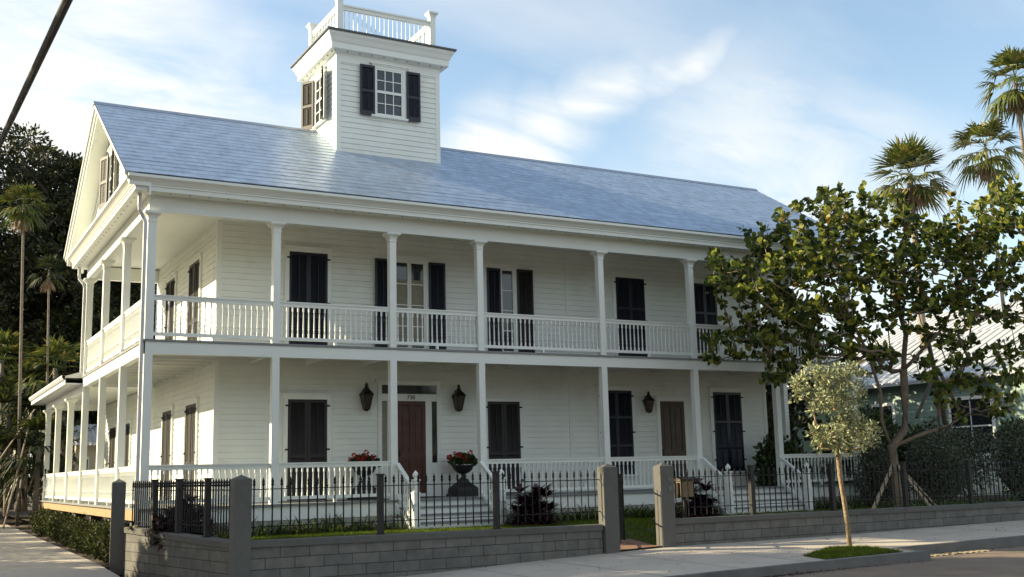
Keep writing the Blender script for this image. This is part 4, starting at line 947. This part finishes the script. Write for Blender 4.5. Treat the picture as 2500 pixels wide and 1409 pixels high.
for px, py, pr_, n in gb:
    for k in range(int(n*1.75)):
        while True:
            a, b = rnd.uniform(-1, 1), rnd.uniform(-1, 1)
            if a*a+b*b < 1: break
        tg.append(at_depth(px+a*pr_, py+b*pr_, dep0+rnd.uniform(-2.1, 2.5)*math.sqrt(1-.55*((px-2150)/420)**2 if abs(px-2150) < 420 else .45)))
tg = np.array([tuple(p) for p in tg]); Cl = []; Dl = []; Nl = []
for q in tg:
    n = rnd.randint(8, 13); axis = unit(np.array([q[0]-18.9, q[1]-SGY, (q[2]-3.6)*.8+1.0])+rng.normal(size=3)*.6)
    d = unit(axis*.55+rdir(n)); Cl.append(q+d*.03+axis*rng.uniform(-.16, .16, (n, 1))); Dl.append(d); Nl.append(unit(axis+rng.normal(size=(n, 3))*.55))
Cl = np.concatenate(Cl); Dl = np.concatenate(Dl); Nl = np.concatenate(Nl)
SG = [[(18.87, SGY, -.9), (18.86, SGY, -.2), (18.83, SGY, .55), (18.80, SGY, 1.0)],
      [(18.80, SGY, 1.0), (18.60, SGY+.1, 1.7), (18.42, SGY-.1, 2.5), (18.25, SGY, 3.3), (17.2, SGY-.2, 4.0), (15.9, SGY-.1, 4.7), (14.8, SGY-.2, 5.2)],
      [(18.80, SGY, 1.0), (19.25, SGY-.1, 1.5), (19.45, SGY, 2.3), (19.6, SGY+.1, 3.1), (19.7, SGY, 4.1), (19.3, SGY, 5.3), (18.7, SGY+.2, 6.6)],
      [(19.6, SGY+.1, 3.1), (20.4, SGY-.2, 3.9), (21.3, SGY, 4.4), (21.9, SGY-.2, 5.6), (22.8, SGY, 7.0)],
      [(18.80, SGY, 1.0), (19.6, SGY-.4, 1.35), (20.6, SGY-.5, 1.6), (21.6, SGY-.5, 2.0), (22.6, SGY-.4, 2.3)],
      [(18.25, SGY, 3.3), (18.0, SGY+.3, 4.4), (17.2, SGY+.2, 5.6), (16.8, SGY, 6.6)]]
tree_from('broad sea grape tree with round leaves and forked trunk behind the right fence', 'tree', 'sea_grape_tree', SG, tg, G_GRAPE, leaves(Cl, Dl, Nl,   .170*(.45+.8*rng.random(len(Cl))), .155*(.7+.5*rng.random(len(Cl))), ROUND, .12), BARK, .125, .009, wig=.10)
for (bx, by, lab) in ((17.25, -4.0, 'leftmost pale lumber brace propping the sea grape trunk'), (18.95, -4.7, 'upright middle pale lumber brace propping the sea grape trunk'), (20.65, -3.3, 'rightmost pale lumber brace propping the sea grape trunk')):
    m = MB(); s = Vector((18.85, SGY, .62)); e = Vector((bx, by, zL(bx, by)-.05)); o = (e-s).normalized()*.15; m.bar(s+o, e, .085, .042); tag(m.build('tree_brace', WOODP), lab, 'brace', 'braces of the sea grape')

# ---------------------------------------------------------------- shrubs behind the right fence
sp_ = [(18.9, .9, 1.1, 'shrub', 'dark'), (22.6, -1.6, 1.15, 'grey', 0), (24.3, -.2, 1.3, 'grey', 0), (20.9, -.9, .95, 'grey', 0), (26.3, .2, 1.3, 'grey', 0), (23.8, 1.7, 1.5, 'dark', 0), (28.3, -.5, 1.35, 'grey', 0), (26.9, 2.0, 1.45, 'dark', 0), (22.2, 1.0, 1.55, 'dark', 0), (30.0, .8, 1.35, 'dark', 0)]
LBL = ['dark green shrub beyond the right end of the porch', 'silvery grey shrub directly behind the sea grape braces', 'silvery grey shrub below the green house window', 'low silvery grey shrub beside the porch corner post', 'silvery grey shrub in front of the white picket fence', 'tall dark shrub against the green clapboard wall', 'rightmost silvery grey shrub behind the iron fence', 'dark shrub between the grey shrubs and the picket fence', 'dark shrub behind the sea grape trunk', 'dark shrub at the right edge of the garden']
for k, (x, y, s, kd, _) in enumerate(sp_):
    g_ = kd == 'grey'
    shrub('grey_shrub' if g_ else 'dark_shrub', LBL[k], 'shrub', (x, y, -.80), (.85*s, .8*s, 1.05*s), 4200, G_GREY if g_ else G_SHRUB, .085 if g_ else .16, .05 if g_ else .085, OVAL, 'garden shrubs on the right', stems=6, hollow=.2)
# ---------------------------------------------------------------- palms
def fan_leaf(o, d, ln, pet, nseg=17, spread=2.5, droop=.35, wd=.10):
    """fan leaf: petiole from o along d, then nseg blades radiating in the leaf plane; returns quads."""
    d = unit(np.asarray(d, float)); s = unit(np.cross(d, [0, 0, 1.0])+1e-6); n = np.cross(s, d); out_ = []
    h = np.asarray(o)+d*pet-np.array([0, 0, droop*pet*.25])
    w0 = .018; out_.append([o-s*w0, o+s*w0, h+s*w0*.6, h-s*w0*.6])
    for k in range(nseg):
        a = (k/(nseg-1)-.5)*spread+rnd.gauss(0, .03); v = d*math.cos(a)+s*math.sin(a)+n*rnd.gauss(.05, .06); v = unit(v); l = ln*(1-.18*abs(a)/1.3)*rnd.uniform(.9, 1.08); b = unit(np.cross(v, n))
        m1 = h+v*l*.55-np.array([0, 0, droop*l*.10]); m2 = h+v*l-np.array([0, 0, droop*l*.45*rnd.uniform(.7, 1.4)]); w1 = wd*ln*.9
        out_.append([h-b*w1*.25, h+b*w1*.25, m1+b*w1*.5, m1-b*w1*.5]); out_.append([m1-b*w1*.5, m1+b*w1*.5, m2+b*.004, m2-b*.004])
    return out_
def palm(name, label, base, top, nl, ln, pet, r, group, dry=5, lm=G_PALM, droop=.4, bend=.0, dryln=None, wd=.10):
    t = thing(name, label, 'palm', base, group=group); b = Vector(base); c = Vector(top)
    m = MB(); K = 7; m.tube([tuple(b.lerp(c, k/K)+Vector((bend*math.sin(math.pi*k/K), 0, 0))) for k in range(K+1)], [r*(1.15-.3*k/K) for k in range(K+1)], 8); m.build('trunk', PALMT, t, True)
    V = []; o = np.array(tuple(c))
    for k in range(nl):
        az = 2.4*k+rnd.uniform(-.3, .3); el = R(78)-R(118)*(k/(nl-1))+rnd.uniform(-.15, .15); d = np.array([math.cos(az)*math.cos(el), math.sin(az)*math.cos(el), math.sin(el)])
        V += fan_leaf(o+d*r*.5, d, ln*rnd.uniform(.85, 1.1), pet*rnd.uniform(.8, 1.15), droop=droop+(.5 if el < 0 else 0), wd=wd)
    pmesh('crown', V, lm, t)
    if dry:
        V = []
        for k in range(dry):
            az = rnd.random()*6.28; el = R(rnd.uniform(-82, -58)); d = np.array([math.cos(az)*math.cos(el), math.sin(az)*math.cos(el), math.sin(el)]); V += fan_leaf(o+d*r*.5-np.array([0, 0, .1]), d, (dryln or ln)*.85, pet*.6, nseg=13, spread=1.3, droop=.5, wd=wd)
        pmesh('dead_frond', V, G_PALMD, t)
    return t
def P(px, py, Y): return tuple(on_plane_y(px, py, Y))
GP = 'fan palms against the sky on the right'
q = P(2220, 425, 10); palm('fan_palm', 'thick trunked fan palm with hanging brown fronds above the sea grape', (q[0], 10, -.8), q, 40, 1.25, .85, .17, GP, 14, droop=.35)
q = P(2405, 360, 8); palm('fan_palm', 'slim fan palm with drooping leaves between the thick palm and the tallest palm', (q[0]+.4, 8, -.8), q, 30, 1.1, .9, .085, GP, 3, droop=.75)
q = P(2478, 190, 9); palm('fan_palm', 'tallest fan palm cut by the right edge of the picture', (q[0]+.3, 9, -.8), q, 34, 1.2, .95, .10, GP, 8, droop=.7)
GL = 'palms under the big trees on the left'
q = P(58, 500, 20); palm('slender_palm', 'tallest slender palm with thin pale trunk at the left', P(42, 1285, 20), q, 24, .72, .45, .055, GL, 6, droop=.6)
q = P(120, 660, 21); palm('slender_palm', 'slender palm with thin pale trunk beside the upper porch corner', P(110, 1240, 21), q, 14, .55, .35, .045, GL, 3, droop=.6, lm=G_PALM_SHADE)
for px, py, bx, by, Y, lab in ((135, 900, 130, 1230, 22, 'short sunlit fan palm behind the low porch roof'), (60, 960, 60, 1250, 23, 'short dark fan palm between the two slender trunks'), (95, 1090, 85, 1265, 19.5, 'low bushy fan palm left of the rear porch corner'), (180, 1100, 170, 1260, 24, 'fan palm seen through the rear porch columns'), (20, 1010, 15, 1260, 22, 'dark fan palm at the left edge of the picture'), (45, 1120, 45, 1250, 24, 'low fan palm behind the long prop pole'), (5, 880, 5, 1240, 25, 'sunlit fan palm high at the left edge of the picture'), (100, 1000, 105, 1250, 25, 'dark fan palm below the slender palm trunks'), (160, 820, 150, 1230, 27, 'tall dark fan palm behind the rear porch corner'), (-30, 1100, -30, 1260, 21, 'bushy fan palm just beyond the left edge')):
    palm('understory_palm', lab, P(bx, by, Y), P(px, py, Y), 26, 1.0, .8, .10, GL, 0, lm=G_PALM if 'sunlit' in lab else G_PALM_SHADE, droop=.7)  # light put into the leaf colour: lighter for sunlit palms, shaded copy otherwise
for a, b, Y, lab in (((78, 1010), (8, 1290), 19, 'long pale prop pole leaning on the slender palm'), ((85, 1000), (0, 1120), 19.6, 'pale prop pole leaning out of the picture at the left'), ((75, 1090), (35, 1250), 19.2, 'short pale prop pole beside the slender palm'), ((110, 1080), (68, 1200), 19.9, 'thin pale prop pole right of the slender palm')):
    m = MB(); m.bar(P(*a, Y), P(*b, Y-.6), .055, .04); tag(m.build('prop_pole', PALMT), lab, 'pole', 'prop poles of the palms')
# ---------------------------------------------------------------- big trees behind and the trees that shade the street
def big_tree(label, base, h, rx, rz, ncl, nper, ls, group, trunks=3, seed=1, rb=.42, lm=G_FICUS, zc_=.62):
    rg = np.random.default_rng(seed); x, y, z = base; c = np.array([x, y, z+h*zc_])
    T = in_blob(ncl, c, (rx, rx*.9, rz), .55); T = T[T[:, 2] > z+h*.16]
    lines = [[(x, y, z-.2), (x+.1, y, z+h*.14), (x+.2, y, z+h*.26)]]
    for k in range(trunks+2):
        a = 6.28*k/(trunks+2)+rg.random(); r = rx*.45; lines.append([lines[0][-1 if k % 2 else 1], (x+r*.5*math.cos(a), y+r*.5*math.sin(a), z+h*.40), (x+r*math.cos(a), y+r*math.sin(a), z+h*.62)])
    C = []; D = []
    for q in T:
        s = rg.uniform(.5, 1.15); dd = unit(rg.normal(size=(nper, 3))); C.append(q+dd*np.array([.95, .95, .6])*s*rg.random((nper, 1))**.4); D.append(dd+np.array([0, 0, .2]))
    C = np.concatenate(C); D = np.concatenate(D)
    return tree_from(label, 'tree', 'ficus_tree', lines, T, lm, leaves(C, D, rdir(len(C)), ls*(.7+.6*rng.random(len(C))), ls*.55, OVAL, .1), BARKD, rb, .03, group, .25)
GB = 'big dark trees behind the house on the left'
big_tree('huge dark ficus tree behind the left porch', (-1.0, 33, -1), 18.0, 7.2, 7.6, 340, 270, .20, GB, 4, 2)
big_tree('dark ficus tree beside the rear porch hiding behind the slender palms', (3.8, 30, -1), 15.6, 5.0, 6.6, 270, 250, .20, GB, 3, 3)
big_tree('dark ficus tree far back between the two nearer ones', (1.0, 46, -1), 19.0, 9.0, 9.0, 300, 200, .26, GB, 3, 4, zc_=.5)
big_tree('dark ficus tree at the far left edge', (-8.5, 40, -1), 18.0, 6.5, 8.0, 260, 210, .24, GB, 3, 5)
for k, (x, y, s) in enumerate(((-1.6, 27, 1.7), (1.2, 28, 1.8), (4.3, 27, 1.6), (-.5, 38, 3.0), (3.8, 39, 3.2), (7.5, 36, 3.0), (-3.6, 31, 2.2), (-3.0, 26, 1.6), (-2.4, 24.5, 1.0))):
    shrub('understory_shrub', ORD[k]+' dark shrub of the thicket under the big left trees, counted from the front', 'shrub', (x, y, -1.0), (1.0*s, .9*s, 1.0*s), 2600, G_SHRUB, .17, .07, LANCE, 'thicket under the left trees', hollow=.1)
GSH = 'street trees standing out of view to the left'
big_tree('leafy street tree nearest the road, out of view at the left', (-14.0, -4.0, -1.3), 17.0, 5.0, 7.0, 260, 130, .30, GSH, 3, 11, .3)
big_tree('leafy street tree beside the driveway, out of view at the left', (-14.5, 3.4, -1.2), 17.0, 3.5, 7.0, 230, 130, .30, GSH, 3, 12, .3)
big_tree('leafy street tree across the road, out of view at the left', (-15.0, -13.5, -1.3), 16.0, 5.4, 6.6, 250, 120, .30, GSH, 3, 13, .3)
far_t = big_tree('leafy tree on the far side of the road directly behind the viewer', (-4.0, -41, -1.3), 13.0, 6.5, 5.6, 130, 90, .42, 'trees on the far side of the road, behind the viewer', 3, 15, .35)
for x, y, z_, lab in ((-18, -40, 1, 'leafy tree on the far side of the road at the left end of the row'), (10, -42, 2, 'leafy tree on the far side of the road, third in the row'), (24, -40, 3, 'leafy tree on the far side of the road, fourth in the row'), (38, -41, 4, 'leafy tree on the far side of the road at the right end of the row')): dup(far_t, (x, y, -1.3), z_*1.3, lab)
big_tree('second unseen tree added behind the house to shade the green house', (27.0, 16.5, -.8), 9.5, 4.2, 4.4, 130, 110, .28, 'unseen trees added to shade the green house', 3, 24, .3)  # this and the next tree are added unseen to shade the green house
big_tree('unseen tree added behind the house to shade the green house', (25.0, 10.5, -.8), 8.6, 4.0, 4.2, 150, 110, .28, 'unseen trees added to shade the green house', 3, 14, .3)

# ---------------------------------------------------------------- neighbours
gh = thing('green_house', 'pale green clapboard house with grey standing seam roof right of the white house', 'house', (33, 4, -.75))
GX, GZ = 33.2, 4.05
Fg = lambda u, d, z: (GX-d, u, z)
w = MB(); siding(w, Fg, -.6, GZ, lambda z: (-4, 12.6), .18); siding(w, lambda u, d, z: (u, 15-d, z), -.6, 3.95, lambda z: (29.6, GX+4), .18); siding(w, lambda u, d, z: (29.6-d, u, z), -.6, 3.95, lambda z: (15, 20), .18)
w.box(GX+.03, 42, -3.97, 12.5, -.75, GZ-.02); w.box(29.63, GX+4, 15.03, 20, -.75, 3.9); siding(w, lambda u, d, z: (u, -4-d, z), -.6, GZ, lambda z: (GX, 42), .18)
w.build('wall', GREENW, gh)
r = MB(); ridge = GX+4.4; rzz = GZ+2.3
r.quad((GX-.45, -4.5, GZ-.05), (ridge, -4.5, rzz), (ridge, 13.0, rzz), (GX-.45, 13.0, GZ-.05)); r.quad((ridge, -4.5, rzz), (ridge+4.9, -4.5, GZ-.05), (ridge+4.9, 13, GZ-.05), (ridge, 13, rzz))
r.poly([(GX-.2, 12.6, GZ-.05), (ridge, 12.6, rzz-.12), (ridge+4.4, 12.6, GZ-.05)]); r.poly([(GX-.2, -4.1, GZ-.05), (ridge, -4.1, rzz-.12), (ridge+4.4, -4.1, GZ-.05)])
sl_ = 2.35/4.85
for y in np.arange(-4.5, 13.1, .46): r.hexa([(GX-.45, y, GZ-.049), (ridge, y, rzz+.001), (ridge, y+.03, rzz+.001), (GX-.45, y+.03, GZ-.049), (GX-.45, y, GZ-.01), (ridge, y, rzz+.04), (ridge, y+.03, rzz+.04), (GX-.45, y+.03, GZ-.01)])
r.box(GX-.50, GX-.44, -4.5, 13, GZ-.20, GZ-.045)
r.build('roof', MROOF, gh)
r = MB(); r.quad((29.2, 14.5, 3.82), (37.5, 14.5, 3.82), (37.5, 18.5, 5.1), (29.2, 18.5, 5.1)); r.box(29.2, 37.5, 14.48, 14.53, 3.70, 3.825); r.quad((29.2, 18.5, 5.1), (37.5, 18.5, 5.1), (37.5, 21, 4.2), (29.2, 21, 4.2))
for x in np.arange(29.2, 37.5, .46): r.hexa([(x, 14.5, 3.822), (x+.03, 14.5, 3.822), (x+.03, 18.5, 5.102), (x, 18.5, 5.102), (x, 14.5, 3.86), (x+.03, 14.5, 3.86), (x+.03, 18.5, 5.14), (x, 18.5, 5.14)])
r.build('wing_roof', MROOF, gh)
for (fr, a, b, z0, z1) in ((Fg, 4.4, 6.3, .9, 3.05), (Fg, 9.4, 10.4, .9, 3.05), (lambda u, d, z: (u, 15-d, z), 31.05, 31.75, 1.3, 3.3)):
    m = MB(); m.fbox(fr, a-.14, b+.14, 0, .06, z0-.1, z1+.14); o = m.build('window', WHITE, gh); m = MB(); m.fbox(fr, a, b, .061, .066, z0, z1); m.build('pane', GLASS, o); m = MB(); m.fbox(fr, a, b, .067, .09, (z0+z1)/2-.03, (z0+z1)/2+.03); m.fbox(fr, (a+b)/2-.02, (a+b)/2+.02, .067, .085, z0, z1); m.build('sash', WHITE, o)
fh = thing('far_house', 'pale house with light metal roof behind the green house roof', 'house', (48, 16, -.75))
m = MB(); m.box(44, 58, 10, 22, -.75, 6.6); m.build('wall', BEIGE, fh)
m = MB(); m.quad((43.4, 9, 6.5), (51, 9, 9.6), (51, 23, 9.6), (43.4, 23, 6.5)); m.quad((51, 9, 9.6), (58.6, 9, 6.5), (58.6, 23, 6.5), (51, 23, 9.6)); m.poly([(44, 10, 6.5), (51, 10, 9.4), (58, 10, 6.5)])
for y in np.arange(9, 23, .5): m.hexa([(43.4, y, 6.5), (51, y, 9.6), (51, y+.03, 9.6), (43.4, y+.03, 6.5), (43.4, y, 6.55), (51, y, 9.65), (51, y+.03, 9.65), (43.4, y+.03, 6.55)])
m.build('roof', MROOFL, fh)
pf_ = thing('picket_fence', 'white picket fence beyond the shrubs in front of the green house', 'fence', (26, 4, -.75))
for z in (.15, .62): m = MB(); m.box(25.6, 32.9, 4.02, 4.05, z-.04, z+.04); m.build('fence_rail', WHITE, pf_)
for k in range(46):
    m = MB(); x = 25.62+.158*k; m.hexa([(x, 4, -.7), (x+.085, 4, -.7), (x+.085, 4.019, -.7), (x, 4.019, -.7), (x, 4, .80), (x+.085, 4, .80), (x+.085, 4.019, .80), (x, 4.019, .80)]); m.add([(x, 4, .80), (x+.085, 4, .80), (x+.0425, 4, .88), (x, 4.019, .80), (x+.085, 4.019, .80), (x+.0425, 4.019, .88)], ((0, 1, 2), (4, 3, 5), (0, 2, 5, 3), (1, 4, 5, 2))); m.build('picket', WHITE, pf_)
lt = MB(); lt.tube([P(2342, 1185, .3), P(2310, 1040, .2), P(2285, 920, .1), P(2262, 815, 0)], [.09, .085, .08, .07], 8); tag(lt.build('leaning_trunk', BARKD), 'dark bare trunk leaning left behind the sea grape', 'tree trunk')
for a, b, lab in (((2280, 915), (2238, 1020), 'dark stake propping the leaning trunk on its left'), ((2290, 900), (2345, 1010), 'dark stake propping the leaning trunk on its right')):
    m = MB(); m.bar(P(*a, 0), P(*b, -.8), .10, .06); tag(m.build('tree_stake', BARKD), lab, 'stake', 'stakes of the leaning trunk')
sh = thing('garden_shed', 'small cream shed with ribbed metal roof seen through the rear porch', 'shed', (3, 23.5, -.95))
m = MB(); m.box(1.55, 6.2, 22.2, 25.4, -1.0, 2.05); m.build('wall', BEIGE, sh)
m = MB(); n = 60
for k in range(n):
    a, b = 1.3+5.2*k/n, 1.3+5.2*(k+1)/n; za, zb_ = (.03 if k % 2 else 0), (0 if k % 2 else .03)
    m.quad((a, 21.9, 2.03+za), (b, 21.9, 2.03+zb_), (b, 23.8, 2.95+zb_), (a, 23.8, 2.95+za)); m.quad((a, 23.8, 2.95+za), (b, 23.8, 2.95+zb_), (b, 25.7, 2.03+zb_), (a, 25.7, 2.03+za))
m.build('roof', MROOFL, sh)
m = MB(); m.box(1.75, 2.05, 22.16, 22.2, .3, 1.6); o = m.build('window', WHITE, sh); m = MB(); m.box(1.8, 2.0, 22.14, 22.159, .4, 1.5); m.build('pane', GLASS, o)
# ---------------------------------------------------------------- cable, drain, kerb litter
ca = CAM+(fw+rt*((165-1250)/2684)-up*((0-704.5)/2684))*4.0; cb_ = CAM+(fw+rt*((5-1250)/2684)-up*((340-704.5)/2684))*6.5; dv = cb_-ca
m = MB(); m.tube([tuple(ca+dv*s-Vector((0, 0, .02*(s-.5)**2-.005))*0) for s in lin(-6, 9, 30)], .0165, 8); tag(m.build('overhead_cable', RUBBER), 'thick dark overhead cable crossing the upper left corner', 'cable')
m = MB()
for k in range(13):
    x = 12.55+.17*k; m.hexa([(x, -9.60, zR(x)+.004), (x+.09, -9.60, zR(x)+.004), (x+.15, -9.26, zR(x)+.004), (x+.06, -9.26, zR(x)+.004), (x, -9.60, zR(x)+.02), (x+.09, -9.60, zR(x)+.02), (x+.15, -9.26, zR(x)+.02), (x+.06, -9.26, zR(x)+.02)])
tag(m.build('drain_grate', mat('grate_metal', (.24, .20, .14), .7, .2, 9)), 'slatted drain grate in the gutter beside the kerb end', 'drain')
nl = 900; x = np.concatenate([rng.normal(8.4, .8, 500), rng.uniform(4, 16, 400)]); y = np.where(x < XE, YB, YRc)-np.abs(rng.normal(0, .10, nl)); C = np.stack([x, y, [zR(a)+.006 for a in x]], 1)
nq = 420; xq = rng.uniform(-4, 20, nq); yq = rng.uniform(-9.6, -6.05, nq); yq = np.where((xq > XE) & (yq < -9.0), -7.5, yq)
x = np.concatenate([x, xq]); C = np.concatenate([C, np.stack([xq, yq, [zs2(a, b, YB+.15)+.008 for a, b in zip(xq, yq)]], 1)]); nl += nq
tag(pmesh('fallen_leaves', leaves(C, np.stack([rng.normal(size=nl), rng.normal(size=nl), rng.normal(size=nl)*.15], 1), np.tile([0, 0, 1.], (nl, 1))+rng.normal(size=(nl, 3))*.2, .05, .03, LANCE), mat('dead_leaf', 0, .9, .2, 3, island=[(0, (.03, .02, .012)), (1, (.12, .07, .04))])), kind='stuff')
